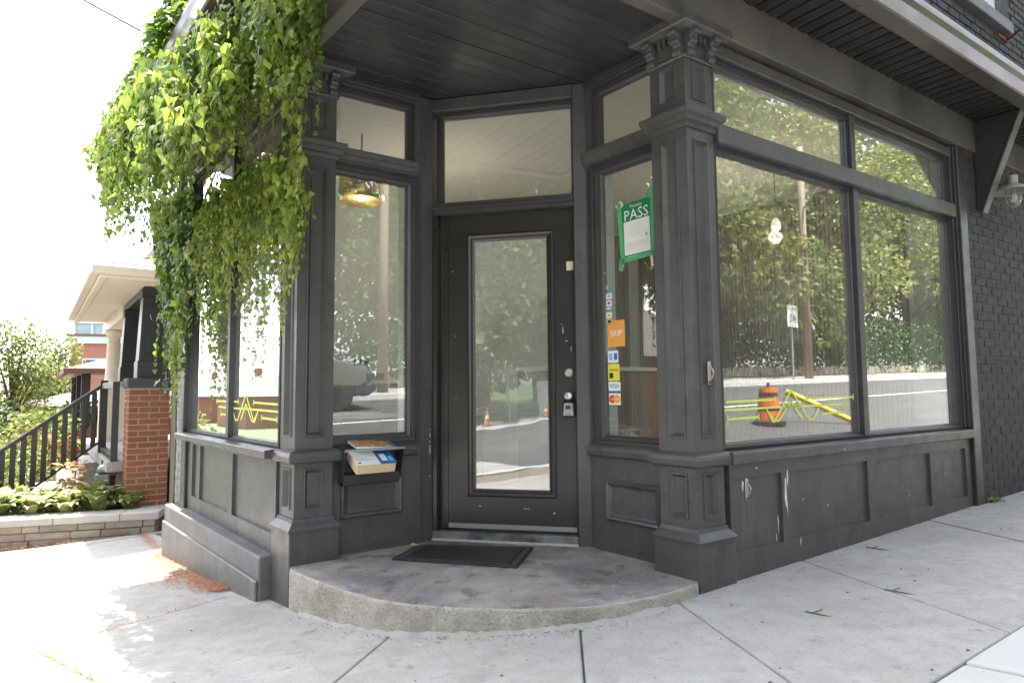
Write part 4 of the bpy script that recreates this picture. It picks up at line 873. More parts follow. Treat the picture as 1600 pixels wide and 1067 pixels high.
B2 = [(1.27, 2.412), (0.55, 2.343), (-0.207, 2.227), (-0.461, 1.939), (-0.405, 1.69), (-0.195, 1.524), (0.268, 1.662), (1.052, 1.737), (1.755, 1.985)]
L1_, L2_, L3_ = M['leaf'], M['leaf2'], M['leafd']
curtain(A1c, .5, .06, .05, [L1_, L2_, L2_], .062, .028, .07)
curtain(A1a, .5, .06, .036, [L1_, L2_, L2_], .052, .024, .05)
curtain(A1b, .66, .08, .04, [L1_, L2_, L2_], .053, .025, .055)
curtain(A2, .18, .06, .036, [L1_, L2_, L2_], .052, .026, .04, low=.75)
curtain(Bp, .1, .04, .055, [L2_, L2_, L2_], .042, .023, .03, low=.7)
curtain(Cp, .12, .05, .024, [L3_, L1_, L2_], .065, .03, .06)
curtain(A3, .35, .09, .034, [L1_, L2_, L2_], .044, .022, .06)
curtain(A1b, .58, .08, .08, [L1_, L2_, L1_], .05, .028, .06, low=.5)
curtain(A1a, .42, .06, .08, [L1_, L2_], .05, .028, .06, low=.5)
curtain(B2, .12, .05, .045, [L2_, L2_, L2_, L1_], .043, .024, .05, low=.55)
for (u, n, zt, zb) in ((-.11, .1, 2.2, 1.2), (-.3, .12, 2.2, 1.5), (-.36, .14, 2.0, 1.42), (.0, .1, 2.1, 1.3), (.45, .1, 2.1, 1.4), (.55, .12, 2.2, 1.32), (.85, .1, 2.0, 1.42), (1.22, .1, 1.9, 1.02), (1.1, .12, 2.0, 1.25), (1.5, .1, 1.9, 1.3), (2.2, .12, 1.7, .74), (2.1, .1, 1.6, .86), (2.3, .11, 1.7, 1.0), (2.0, .12, 1.6, 1.02), (2.26, .1, 1.5, .82), (-.62, .2, 2.6, 1.9), (-.5, .18, 2.3, 1.72)):
    strand(u, n, zt, zb, L2_, .044, .024, .028)
# foliage lying over the eave and up the wall at the far end
mb = MB()
for _ in range(1500):
    u = rnd.uniform(.9, 3.1); n = rnd.uniform(.05, .55); z = 3.3+(.5-n)*.65+rnd.random()*.14
    leafgeo(mb, F_L @ Vector((u, n, z)), Vector((rnd.gauss(0, .6)+nL.x*.6, rnd.gauss(0, .6)+nL.y*.6, -.5)), Vector((rnd.gauss(0, .4)+nL.x*.3, rnd.gauss(0, .4)+nL.y*.3, 1)), rnd.uniform(.06, .1))
for _ in range(2600):
    u = rnd.uniform(1.5, 3.15); z = rnd.uniform(3.4, 5.2); n = rnd.uniform(.0, .14)
    leafgeo(mb, F_L @ Vector((u, n, z)), Vector((rnd.gauss(0, .4), rnd.gauss(0, .4), -1))+Vector((nL.x, nL.y, 0))*.4, Vector((nL.x+rnd.gauss(0, .3), nL.y+rnd.gauss(0, .3), .5)), rnd.uniform(.07, .12))
fo = obj('foliage', mb, L1_, vine); fo['kind'] = 'stuff'
# largest single leaves
lm_ = []
for sz, mt in ((.055, L1_), (.06, L2_), (.062, L1_), (.045, M['dry'])):
    m2 = MB(); leafgeo(m2, Vector((0, 0, 0)), Vector((0, 0, -1)), Vector((0, -1, .3)), sz); lm_.append(m2.mesh('leaf', mt))
for poly, n, cnt in ((A1c, .6, 50), (A1a, .58, 70), (A1b, .74, 90), (Cp, .2, 60), (A2, .24, 25)):
    k = 0
    while k < cnt:
        u = rnd.uniform(min(p[0] for p in poly), max(p[0] for p in poly)); z = rnd.uniform(min(p[1] for p in poly), max(p[1] for p in poly))
        if not inside(poly, u, z): continue
        k += 1; p = F_L @ Vector((u, n+rnd.uniform(-.05, .04), z)); yaw = math.atan2(nL.y, nL.x)+math.pi/2+rnd.gauss(0, .6)
        obj('leaf', lm_[3 if rnd.random() < .06 else rnd.randrange(3)], None, vine, Matrix.Translation(p) @ Matrix.Rotation(yaw, 4, 'Z') @ Matrix.Rotation(rnd.gauss(-.3, .4), 4, 'X') @ Matrix.Rotation(rnd.gauss(0, .5), 4, 'Y'))
for k in range(9):                         # woody runners
    u = rnd.uniform(-.5, 2.6); n = rnd.uniform(.1, .5); mb = MB(); mb.tube([F_L @ Vector((u+.05*math.sin(j*1.3+k), n+.02*math.cos(j*2+k), 3.1-j*.16)) for j in range(6)], .0045, 5); obj('runner', mb, M['bark'], vine, smooth=True)
mb = MB(); mb.tube([F_L @ Vector((2.62, .012, -.02)), F_L @ Vector((2.6, .015, .6)), F_L @ Vector((2.64, .02, 1.6)), F_L @ Vector((2.62, .04, 2.6)), F_L @ Vector((2.6, .2, 3.1))], [.009, .009, .009, .008, .008], 7); obj('trunk', mb, M['stem'], vine, smooth=True)
# ------------------------------------------------------------------ inside the shop
SW = empty('slat_wall', (*XY(3.98, 2.3), .05), 'brown vertical slat wall panel inside the shop, behind the right windows', 'wall panel')
mb = MB(); mb.prism([T2(3.985, .75), T2(3.999, .75), T2(3.999, 3.95), T2(3.985, 3.95)], .05, 2.98); obj('felt_backing', mb, M['felt'], SW)
m2 = MB(); m2.box(-.012, .0, -.016, .016, 0, 2.93); sm = m2.mesh('slat', M['slat'])
k = 0; t = .78
ang = math.atan2(db.y, db.x)-math.pi/2
while t < 3.94:
    obj('slat', sm, None, SW, Matrix.Translation((*XY(3.985, t), .05)) @ Matrix.Rotation(ang, 4, 'Z')); t += .043
SW2 = empty('slat_wall', (*XY(3.4, 4.1), .05), 'brown vertical slat wall panel at the back, behind the stickered window', 'wall panel')
mb = MB(); mb.prism([T2(2.75, 4.105), T2(3.97, 4.105), T2(3.97, 4.118), T2(2.75, 4.118)], .05, 2.98); obj('felt_backing', mb, M['felt'], SW2)
m2 = MB(); m2.box(-.016, .016, -.012, 0, 0, 2.93); smb = m2.mesh('slat', M['slat']); s = 2.77
while s < 3.95: obj('slat', smb, None, SW2, Matrix.Translation((*XY(s, 4.105), .05)) @ Matrix.Rotation(math.atan2(da.y, da.x), 4, 'Z')); s += .043
CT = empty('counter', (*XY(2.2, 3.0), .05), 'slatted wooden counter with a pale top inside the shop', 'counter')
mb = MB(); mb.prism([T2(1.35, 2.55), T2(3.1, 2.55), T2(3.1, 3.1), T2(1.35, 3.1)], .05, 1.12); obj('body', mb, M['felt'], CT)
mb = MB(); mb.prism([T2(1.3, 2.5), T2(3.15, 2.5), T2(3.15, 3.15), T2(1.3, 3.15)], 1.12, 1.16); obj('counter_top', mb, M['laminate'], CT, bevel=.004)
m2 = MB(); m2.box(-.016, .016, -.012, 0, 0, 1.05); sm2 = m2.mesh('slat', M['slat']); ang2 = math.atan2(da.y, da.x)
s = 1.36
while s < 3.1: obj('slat', sm2, None, CT, Matrix.Translation((*XY(s, 2.55), .06)) @ Matrix.Rotation(ang2, 4, 'Z')); s += .043
def pendant(x, y, label, watt=20):
    e = empty('pendant_lamp', (x, y, 2.45), label, 'lamp', 'pendant lamps inside the shop')
    T = Matrix.Translation((x, y, 2.45))
    mb = MB(); mb.lathe([(.0, .37), (.02, .37), (.06, .355), (.13, .30), (.17, .2), (.178, .1), (.178, .0), (.172, .0), (.172, .1), (.16, .2), (.12, .29), (.05, .34), (0, .345)], 32, T); obj('shade', mb, M['brass'], e, smooth=True)
    mb = MB(); mb.tube([(x, y, 2.81), (x, y, 3.0)], .006, 6); obj('rod', mb, M['blackm'], e)
    em = bpy.data.materials.get('lamp_bulb_glow')
    if em is None:
        em = bpy.data.materials.new('lamp_bulb_glow'); em.use_nodes = True; p = em.node_tree.nodes['Principled BSDF']
        p.inputs['Emission Color'].default_value = (1, .8, .55, 1); p.inputs['Emission Strength'].default_value = 0.15
    mb = MB(); mb.lathe([(0, .09), (.03, .11), (.045, .15), (.03, .2), (0, .22)], 14, T); obj('bulb', mb, em, e, smooth=True)
    ld = bpy.data.lights.new('bulb_light', 'POINT'); ld.energy = watt; ld.color = (1, .87, .7); ld.shadow_soft_size = .05
    lo = bpy.data.objects.new('bulb_light', ld); link(lo, e, Matrix.Translation((x, y, 2.5)))
pendant(-1.19, 5.0, 'brass dome pendant lamp seen through the left side window', 1.2)
def bulb_pendant(x, y, z, label, watt):
    e = empty('bulb_pendant', (x, y, z), label, 'lamp', 'bare bulb pendants inside the shop'); T = Matrix.Translation((x, y, z))
    mb = MB(); mb.lathe([(0, -.06), (.03, -.055), (.042, -.02), (.04, .01), (.025, .04), (.018, .05), (0, .05)], 16, T); obj('bulb', mb, bpy.data.materials['lamp_bulb_glow'], e, smooth=True)
    mb = MB(); mb.lathe([(0, .05), (.022, .05), (.026, .09), (.012, .11), (0, .11)], 14, T); obj('socket', mb, M['galv'], e); mb = MB(); mb.tube([(x, y, z+.11), (x, y, 3.0)], .004, 5); obj('cord', mb, M['blackm'], e)
    ld = bpy.data.lights.new('bulb_light', 'POINT'); ld.energy = watt; ld.color = (1, .9, .76); ld.shadow_soft_size = .06
    lo = bpy.data.objects.new('bulb_light', ld); link(lo, e, Matrix.Translation((x, y, z-.12)))
q = XY(2.75, 1.25); bulb_pendant(q.x, q.y, 2.42, 'bare bulb pendant hanging behind the right display window', 4)
q = XY(.25, 2.9); bulb_pendant(q.x, q.y, 2.5, 'bare bulb pendant added at the back of the shop to brighten the ceiling', 3)  # added lamp, lifts the light on the ceiling and rear of the shop
tb = empty('shop_table', (*XY(-.75, 2.35), .05), 'white table standing behind the left side window', 'table')
mb = MB(); mb.prism([T2(-1.25, 2.15), T2(-.05, 2.15), T2(-.05, 2.75), T2(-1.25, 2.75)], .755, .79); obj('table_top', mb, M['laminate'], tb, bevel=.004)
for s, t in ((-1.2, 2.1), (-.25, 2.1), (-1.2, 2.65), (-.25, 2.65)):
    p = XY(s, t); mb = MB(); mb.tube([(p.x, p.y, .05), (p.x, p.y, .755)], .02, 8); obj('leg', mb, M['blackm'], tb)
ch = empty('shop_chair', (*XY(-.4, 1.98), .05), 'dark teal chair tucked behind the left side window', 'chair')
c0 = XY(-.35, 1.98)
mb = MB(); mb.box(-.22, .22, -.2, .2, .45, .52, Matrix.Translation((c0.x, c0.y, 0)) @ Matrix.Rotation(ang2, 4, 'Z')); obj('seat', mb, M['teal'], ch, bevel=.02, seg=3)
mb = MB(); mb.box(-.22, .22, .17, .22, .5, .86, Matrix.Translation((c0.x, c0.y, 0)) @ Matrix.Rotation(ang2, 4, 'Z')); obj('backrest', mb, M['teal'], ch, bevel=.02, seg=3)
for a, b in ((-.19, -.17), (.19, -.17), (-.19, .17), (.19, .17)):
    v = Matrix.Translation((c0.x, c0.y, 0)) @ Matrix.Rotation(ang2, 4, 'Z') @ Vector((a, b, 0)); mb = MB(); mb.tube([(v.x, v.y, .05), (v.x, v.y, .46)], .014, 6); obj('leg', mb, M['blackm'], ch)
am = empty('desk_arm', (*XY(-.5, 2.55), .79), 'black jointed desk arm on the white table', 'desk arm')
b0 = XY(-.52, 2.55)
mb = MB(); mb.box(b0.x-.08, b0.x+.12, b0.y-.05, b0.y+.05, .79, .83); mb.tube([(b0.x, b0.y, .82), (b0.x-.02, b0.y, .98)], .018, 8); obj('base', mb, M['blackm'], am)
mb = MB(); mb.tube([(b0.x-.02, b0.y, .97), (b0.x+.1, b0.y-.02, 1.05), (b0.x+.02, b0.y, 1.16)], .016, 8); mb.box(b0.x+.05, b0.x+.17, b0.y-.05, b0.y+.02, 1.03, 1.08); mb.box(b0.x-.05, b0.x+.05, b0.y-.03, b0.y+.03, 1.14, 1.19); obj('arm', mb, M['blackm'], am)
bxs = MB(); bxs.prism([T2(-.38, 2.35), T2(-.12, 2.35), T2(-.12, 2.68), T2(-.38, 2.68)], .79, 1.0); thing('storage_box', bxs, M['felt'], 'dark storage box on the white table behind the left side window', 'box', bevel=.008)
sf = empty('sofa', (*XY(.1, 3.3), .05), 'dark grey sofa further back behind the left side window', 'sofa')
for nm, a in (('seat', (-.45, .75, 3.0, 3.7, .15, .5)), ('backrest', (-.45, .75, 3.62, 3.8, .5, 1.0)), ('armrest', (-.6, -.45, 3.0, 3.8, .1, .72)), ('armrest', (.75, .9, 3.0, 3.8, .1, .72))):
    mb = MB(); mb.prism([T2(a[0], a[2]), T2(a[1], a[2]), T2(a[1], a[3]), T2(a[0], a[3])], a[4], a[5]); obj(nm, mb, M['blackm'], sf, bevel=.03, seg=3)

# ------------------------------------------------------------------ neighbouring house
Q = Vector((-4.36, 7.3)); yh = Vector((math.sin(R(-36.7)), math.cos(R(-36.7)))); xh = Vector((yh.y, -yh.x)); F_H = frame(Q, xh, yh)
def hpt(x, y): v = F_H @ Vector((x, y, 0)); return (v.x, v.y)
H1 = empty('neighbour_house', (*hpt(2, 3), -.5), 'brick house next door with a cream porch roof and black columns', 'house')
def hbox(name, mat, *a, bevel=.004, parent=H1, label=None):
    mb = MB(); mb.box(*a, F_H); return obj(name, mb, M[mat], parent, bevel=bevel, label=label)
pier = hbox('brick_pier', 'mortar', .008, .412, .008, .412, -.6, 1.0, bevel=0)
lay(frame(Q, xh, -yh), False, .0, .42, -.42, 1.0, -.008, .008, M['brick'], pier, bl=.21, bh=.0575, jt=.0095)
lay(frame(Q, yh, -xh), True, .0, .42, -.42, 1.0, -.008, .008, M['brick'], pier, bl=.21, bh=.0575, jt=.0095)
hbox('pier_cap', 'slate', -.025, .445, -.025, .445, 1.0, 1.115, bevel=.015)
def column(x, y, w0, w1, z0, z1):
    mb = MB()
    def fr(w, z): return [(x-w/2, y-w/2, z), (x+w/2, y-w/2, z), (x+w/2, y+w/2, z), (x-w/2, y+w/2, z)]
    for (wa, za, wb, zb) in ((w0*1.08, z0, w0*1.08, z0+.2), (w0, z0+.2, w1, z1-.1), (w1*1.12, z1-.1, w1*1.12, z1)):
        vs = fr(wa, za)+fr(wb, zb); mb.add(vs, [(0, 3, 2, 1), (4, 5, 6, 7), (0, 1, 5, 4), (1, 2, 6, 5), (2, 3, 7, 6), (3, 0, 4, 7)], F_H)
    o = obj('porch_column', mb, M['blackm'], H1, bevel=.004)
    a, b = w0*.32, w1*.32; mb = MB()
    mb.add([(x-a, y-w0/2-.004, z0+.28), (x+a, y-w0/2-.004, z0+.28), (x+b, y-w1/2-.006, z1-.18), (x-b, y-w1/2-.006, z1-.18)], [(0, 1, 2, 3)], F_H)
    mb.tube([F_H @ Vector(v) for v in ((x-a, y-w0/2-.004, z0+.28), (x+a, y-w0/2-.004, z0+.28), (x+b, y-w1/2-.006, z1-.18), (x-b, y-w1/2-.006, z1-.18), (x-a, y-w0/2-.004, z0+.28))], .006, 4)
    obj('column_panel', mb, M['blackm'], o)
column(.24, .21, .30, .24, 1.115, 2.17); column(.22, 1.95, .28, .22, 1.1, 2.1)
mb = MB(); mb.lathe([(.15, 1.06), (.15, 1.12), (.12, 1.14), (.115, 1.2), (.095, 1.85), (.095, 1.9), (.12, 1.93), (.14, 1.98), (.14, 2.02), (0, 2.02)], 24, Matrix.Translation((*hpt(.2, 4.4), 0))); obj('round_column', mb, M['cream'], H1, smooth=True)
hbox('round_column_pier', 'cream', .02, .38, 4.22, 4.58, -.4, 1.06)
hbox('porch_beam', 'blackm', .12, .34, .05, 2.05, 2.1, 2.19); hbox('porch_beam', 'cream', .1, .36, 2.05, 5.4, 2.02, 2.19)
hbox('porch_soffit', 'cream', -.28, 3.2, -.45, 4.9, 2.19, 2.21, bevel=0)
for nm, a in (('fascia', (-.36, 3.4, -.53, -.45, 2.17, 2.27)), ('fascia', (-.36, -.28, -.45, 5.0, 2.17, 2.27)), ('gutter', (-.44, 3.4, -.62, -.53, 2.2, 2.29)), ('gutter', (-.45, -.36, -.53, 5.0, 2.2, 2.29))): hbox(nm, 'cream', *a, bevel=.012)
# hipped porch roof laid in shingle courses
ex, ey, L_, W_ = -.42, -.58, 5.6, 3.8
for i in range(18):
    d0, d1 = i*.145, i*.145+.165; z0, z1 = 2.295+d0*.36, 2.295+d1*.36+.004
    mb = MB()
    mb.add([(ex+d0, ey+d0, z0), (ex+W_+1.5, ey+d0, z0), (ex+W_+1.5, ey+d1, z1-.012), (ex+d1, ey+d1, z1-.012), (ex+d0, ey+d0, z0-.014), (ex+W_+1.5, ey+d0, z0-.014)], [(0, 1, 2, 3), (4, 5, 1, 0)], F_H)
    obj('shingle_course', mb, M['shingle'], H1)
    mb = MB(); mb.add([(ex+d0, ey+d0, z0), (ex+d1, ey+d1, z1-.012), (ex+d1, ey+L_-d1, z1-.012), (ex+d0, ey+L_-d0, z0), (ex+d0, ey+d0, z0-.014), (ex+d0, ey+L_-d0, z0-.014)], [(0, 1, 2, 3), (0, 3, 5, 4)], F_H)
    obj('shingle_course', mb, M['shingle'], H1)
hbox('porch_deck', 'slab', -.16, 3.0, .43, 5.4, .02, .14); hbox('porch_base', 'brick', .05, 3.0, .46, 5.3, -1.2, .02, bevel=0)
hw = hbox('house_wall', 'brick', 2.3, 9, .3, 6.4, -1.2, 6.2, bevel=0); hbox('house_wall', 'brick', .5, 2.3, .3, .5, -1.2, .9, bevel=0)
hbox('house_door', 'white', 2.26, 2.3, 2.4, 3.3, .14, 2.1); hbox('house_window', 'windark', 2.27, 2.3, 3.9, 5.2, .9, 1.9)
hbox('house_roof', 'shingle', 2.0, 9.3, -.1, 6.8, 6.2, 6.5)
# railing: porch panel and sloping stair rail
for a in ((-.12, -.05, .45, .5, -.02, 1.08), (-.14, -.05, 1.96, 2.06, -.02, 1.12), (-.12, -.05, .5, 1.96, 1.0, 1.08), (-.12, -.05, .5, 1.96, .16, .22)): hbox('porch_rail', 'blackm', *a)
ry = 2.02
def rz(x): return 1.06 + (x+.1)*.78
rails = []
for (za, zb, hw_) in ((-.03, .03, .035), (-.78, -.74, .022)):
    mb = MB(); x0, x1 = -.1, -2.0; mb.add([(x0, ry-hw_, rz(x0)+za), (x0, ry+hw_, rz(x0)+za), (x0, ry+hw_, rz(x0)+zb), (x0, ry-hw_, rz(x0)+zb), (x1, ry-hw_, rz(x1)+za), (x1, ry+hw_, rz(x1)+za), (x1, ry+hw_, rz(x1)+zb), (x1, ry-hw_, rz(x1)+zb)],
        [(0, 1, 2, 3), (7, 6, 5, 4), (0, 4, 5, 1), (1, 5, 6, 2), (2, 6, 7, 3), (3, 7, 4, 0)], F_H); obj('handrail', mb, M['blackm'], H1, bevel=.006)
for k in range(17):
    x = -.2-k*.107; hbox('baluster', 'blackm', x-.03, x+.03, ry-.025, ry+.025, rz(x)-.76, rz(x)-.02)
hbox('newel_post', 'blackm', -2.08, -1.98, ry-.05, ry+.05, -1.1, rz(-2.0)+.1)
for k in range(6): hbox('stair_step', 'slab', -.02-(k+1)*.27, -.02-k*.27, 2.1, 3.4, -1.2, .0-k*.18)
# gas meter
gm = empty('gas_meter', (*hpt(-.12, .85), -.3), 'grey gas meter with pipes beside the brick pier', 'meter')
gc = Vector((*hpt(-.14, .8), 0)); gT = Matrix.Translation(gc)
mb = MB(); mb.box(-.1, .1, -.07, .07, -.28, -.02, gT); obj('body', mb, M['greym'], gm, bevel=.03, seg=3)
mb = MB(); mb.lathe([(0, -.02), (.08, -.02), (.09, .03), (.06, .08), (0, .09)], 14, gT); obj('regulator', mb, M['greym'], gm, smooth=True)
mb = MB(); mb.tube([gc+Vector((-.07, 0, -.4)), gc+Vector((-.07, 0, .02)), gc+Vector((-.05, .02, .12)), gc+Vector((.1, .05, .12))], .018, 8); obj('pipe', mb, M['greym'], gm, smooth=True)
mb = MB(); mb.box(-.22, -.12, -.05, .05, -.3, -.16, gT); obj('index_box', mb, M['p_lblue'], gm, bevel=.01)

# planter of stacked stone in front
A0 = Vector((-6.6, 6.32)); A1_ = Vector((-3.9, 7.07)); pv = (A1_-A0).normalized(); pn = Vector((pv.y, -pv.x)); F_P = frame(A0, pv, pn); PLn = (A1_-A0).length
plz = lambda u: G(*(A0+pv*u))
PLT = empty('stone_planter', (*((A0+A1_)/2), -.65), 'low planter wall of stacked grey stones with a pale cap', 'planter')
core = MB(); core.box(0.0, PLn-.01, -.25, -.02, -1.1, -.38, F_P); obj('wall_core', core, M['bed'], PLT)
rows = [(-.42, .075), (-.5, .075), (-.575, .07), (-.64, .06), (-.7, .055), (-.75, .045)]
for (zt, h) in rows:
    u = 0
    while u < PLn-.02:
        l = min(rnd.uniform(.14, .42), PLn-u)
        if zt > plz(u+l/2)-.02:
            mb = MB(); mb.box(u+.003, u+l-.003, -.06, rnd.uniform(-.012, .012), zt-h+.003, zt+rnd.uniform(-.006, 0), F_P); obj('stone', mb, M['stone'], PLT, bevel=.006)
        u += l
u = 0
while u < PLn:
    l = min(.62, PLn+.05-u); mb = MB(); mb.box(u+.002, u+l-.002, -.27, .04, -.418, -.34, F_P); obj('cap_stone', mb, M['cap'], PLT, bevel=.006); u += l
mb = MB(); mb.box(PLn-.24, PLn+.05, -.62, -.272, -.418, -.342, F_P); obj('cap_stone', mb, M['cap'], PLT, bevel=.006)
mb = MB(); mb.prism([tuple(fpt(F_P, 0, -.2)), tuple(fpt(F_P, PLn-.1, -.2)), tuple(fpt(F_P, PLn-.1, -.75)), hpt(.0, 1.9), hpt(-2.2, 1.9)], -1.0, -.4); so = obj('planter_soil', mb, M['soil'], PLT)

# hostas
def hleaf(l, w):
    mb = MB(); n = 7; vs = []; fs = []
    for i in range(n+1):
        k = i/n; wd = w*math.sin(math.pi*min(1, k*1.02+.03))**.75*(1-.35*k) if i < n else .001
        x = l*(.15+k*.85); z = .55*l*math.sin(k*1.9)-.22*l*k*k
        vs += [(x, -wd, z+.35*wd), (x, 0, z), (x, wd, z+.35*wd)]
    for i in range(n):
        for j in range(2): a = i*3+j; fs.append((a, a+1, a+4, a+3))
    b = len(vs); vs += [(0, -.004, -.02), (0, .004, -.02)]; fs.append((b, b+1, 2, 0))
    mb.add(vs, fs); return mb.mesh('leaf', M['hosta'], True)
HL = [hleaf(.2, .046), hleaf(.18, .05), hleaf(.15, .038)]
hl = ['at the right end of the planter beside the pier', 'second from the pier in the planter', 'third from the pier in the planter', 'in the middle of the planter', 'left of the middle of the planter', 'near the left edge of the photo in the planter',
      'at the back of the planter beside the gas meter', 'at the back of the planter under the railing', 'at the far left back of the planter', 'at the back centre of the planter', 'between the front hostas, left of the dried plant', 'behind the front hostas, right of the dried plant']
for k, (u, n) in enumerate([(2.46, -.42), (2.15, -.38), (1.84, -.36), (1.52, -.36), (1.2, -.36), (.88, -.36), (2.3, -.72), (1.95, -.78), (1.0, -.8), (1.5, -.85), (1.3, -.6), (2.0, -.55)]):
    p = fpt(F_P, u, n); e = empty('hosta', (p.x, p.y, -.4), 'pale green hosta plant '+hl[k], 'plant', 'hostas in the stone planter')
    sc = rnd.uniform(1.45, 1.9)
    for i in range(40):
        an = i*2.4+rnd.random(); Mx = Matrix.Translation((p.x, p.y, -.4)) @ Matrix.Rotation(an, 4, 'Z') @ Matrix.Rotation(-rnd.uniform(.05, 1.0)*(i/40)-.15, 4, 'Y') @ Matrix.Scale(sc*rnd.uniform(.8, 1.1), 4)
        obj('leaf', HL[i % 3], None, e, Mx)
e_p = fpt(F_P, 1.75, -.8); mb = MB()
for _ in range(260):
    a = rnd.uniform(0, 6.28); r = rnd.random()**.5*.2; z = -.35+rnd.random()*.5; leafgeo(mb, Vector((e_p.x+r*math.cos(a), e_p.y+r*math.sin(a), z)), Vector((math.cos(a), math.sin(a), rnd.uniform(-.6, .8))), Vector((0, 0, 1)), rnd.uniform(.03, .075))
dp = empty('dried_plant', (e_p.x, e_p.y, -.4), 'dried brown flower clump at the back of the stone planter', 'plant'); o = obj('dry_foliage', mb, M['dry'], dp); o['kind'] = 'stuff'
mb = MB(); mb.tube([(e_p.x, e_p.y, -.42), (e_p.x+.02, e_p.y, .05)], .008, 5); obj('stem', mb, M['stem'], dp)

# ------------------------------------------------------------------ trees, shrubs
def foliage(mb, clumps, n, size, rr=rnd):
    tot = sum(c[1]**2 for c in clumps)
    for c, r in clumps:
        for _ in range(int(n*r*r/tot)):
            d = Vector((rr.gauss(0, 1), rr.gauss(0, 1), rr.gauss(0, 1))).normalized(); q = Vector(c)+d*r*(rr.random()**.35)*Vector((1, 1, .85)).length/1.6
            t = (d+Vector((rr.gauss(0, .7), rr.gauss(0, .7), rr.gauss(-.5, .6)))).normalized(); s_ = t.cross(Vector((rr.gauss(0, 1), rr.gauss(0, 1), 1))).normalized()
            l = size*rr.uniform(.6, 1.3); b = len(mb.v); up_ = s_.cross(t)*l*.15
            mb.v += [tuple(q), tuple(q+s_*l*.38+t*l*.45+up_), tuple(q+t*l), tuple(q-s_*l*.38+t*l*.45+up_)]
            mb.f += [(b, b+1, b+2), (b, b+2, b+3)]; mb.m += [0, 0]
def tree_proto(seed, h, rad, n, size):
    rr = random.Random(seed); cl = []; mt = MB()
    mt.tube([(0, 0, -.3), (.05, 0, h*.2), (.02, .05, h*.45), (0, 0, h*.7)], [h*.032, h*.026, h*.02, h*.01], 8)
    for k in range(16):
        a = k*2.4; zz = h*rr.uniform(.2, .95); r = rad*math.sin(min(1, max(.12, (1.03-zz/h)*1.55))*math.pi/2)*rr.uniform(.55, .95)
        c = (r*math.cos(a)*.75, r*math.sin(a)*.75, zz); cl.append((c, rad*rr.uniform(.3, .48)))
        mt.tube([(0, 0, zz*.55), (c[0]*.5, c[1]*.5, zz*.8), c], [h*.01, h*.007, h*.003], 5)
    mc = MB(); foliage(mc, cl, n, size, rr); return mc, mt
protos = [tree_proto(3, 9, 3.4, 15000, .19), tree_proto(8, 7, 3.0, 13000, .17), tree_proto(21, 11, 3.8, 16000, .22), tree_proto(33, 6, 1.9, 4200, .14)]
cm = {}
def tree(x, y, k, sc, mat, rot, label, group=None, name='tree', sz=1.0):
    e = empty(name, (x, y, G(x, y)), label, 'tree', group)
    key = (k, mat)
    if key not in cm:
        me = protos[k][0].mesh('crown', M[mat]); cm[key] = me
    if ('t', k) not in cm: cm[('t', k)] = protos[k][1].mesh('trunk', M['bark'], True)
    Mx = Matrix.Translation((x, y, G(x, y))) @ Matrix.Rotation(rot, 4, 'Z') @ Matrix.Diagonal((sc*sz, sc*sz, sc, 1))
    obj('crown', cm[key], None, e, Mx); obj('trunk', cm[('t', k)], None, e, Mx)
# east side of the left street (in direct view)
tree(-15.2, 19.5, 3, .8, 'tleaf2', .3, 'yellow green young tree at the far left edge of the picture')
tree(-20.8, 29.0, 3, .95, 'tleaf2', 1.7, 'rounded green tree left of the far brick apartment block')
tree(-24.6, 33.5, 0, .42, 'tleaf2', 2.7, 'small yellow green tree before the far brick block', sz=1.3)
tree(-27, 45, 0, .72, 'tleaf', 4.1, 'small distant tree behind the second porch roof')
def bush(name, x, y, r, h, mat, n, size, label, z=None):
    mb = MB(); cl = [((rnd.uniform(-r, r)*.6, rnd.uniform(-r, r)*.6, h*rnd.uniform(.25, .8)), r*rnd.uniform(.4, .6)) for _ in range(8)]; foliage(mb, cl, n, size)
    g = G(x, y) if z is None else z; e = empty(name, (x, y, g), label, 'shrub'); obj('foliage', mb, M[mat], e, Matrix.Translation((x, y, g)))
    mt = MB(); mt.tube([(0, 0, -.2), (.03, 0, h*.6)], [.04, .015], 6); obj('stem', mt, M['bark'], e, Matrix.Translation((x, y, g)))
bush('shrub', -10.5, 14.2, .8, 1.35, 'redleaf', 1100, .12, 'red leaved shrub behind the stair railing', -.95)
bush('shrub', -9.0, 11.6, 1.0, 1.6, 'tleaf2', 1500, .1, 'light green shrub between the railing and the red shrub', -.95)
bush('shrub', -10.2, 11.4, 1.0, 1.5, 'tleaf2', 1700, .1, 'yellow green shrub behind the stair railing, left of the red shrub', -.9)
bush('shrub', -8.2, 9.9, .9, 1.3, 'tleaf2', 1500, .09, 'leafy green shrub just behind the lower railing', -.9)
bush('shrub', -11.6, 14.2, .9, 2.0, 'tleaf3', 1700, .11, 'dark green shrub at the left edge behind the railing', -.9)
bush('shrub', -11.5, 16.8, 1.3, 2.0, 'tleaf', 1800, .13, 'green shrub under the second porch roof', -1.0)
bush('shrub', -7.1, 8.3, .55, .8, 'tleaf2', 1200, .07, 'low pale shrub beside the bottom of the railing', -.75)

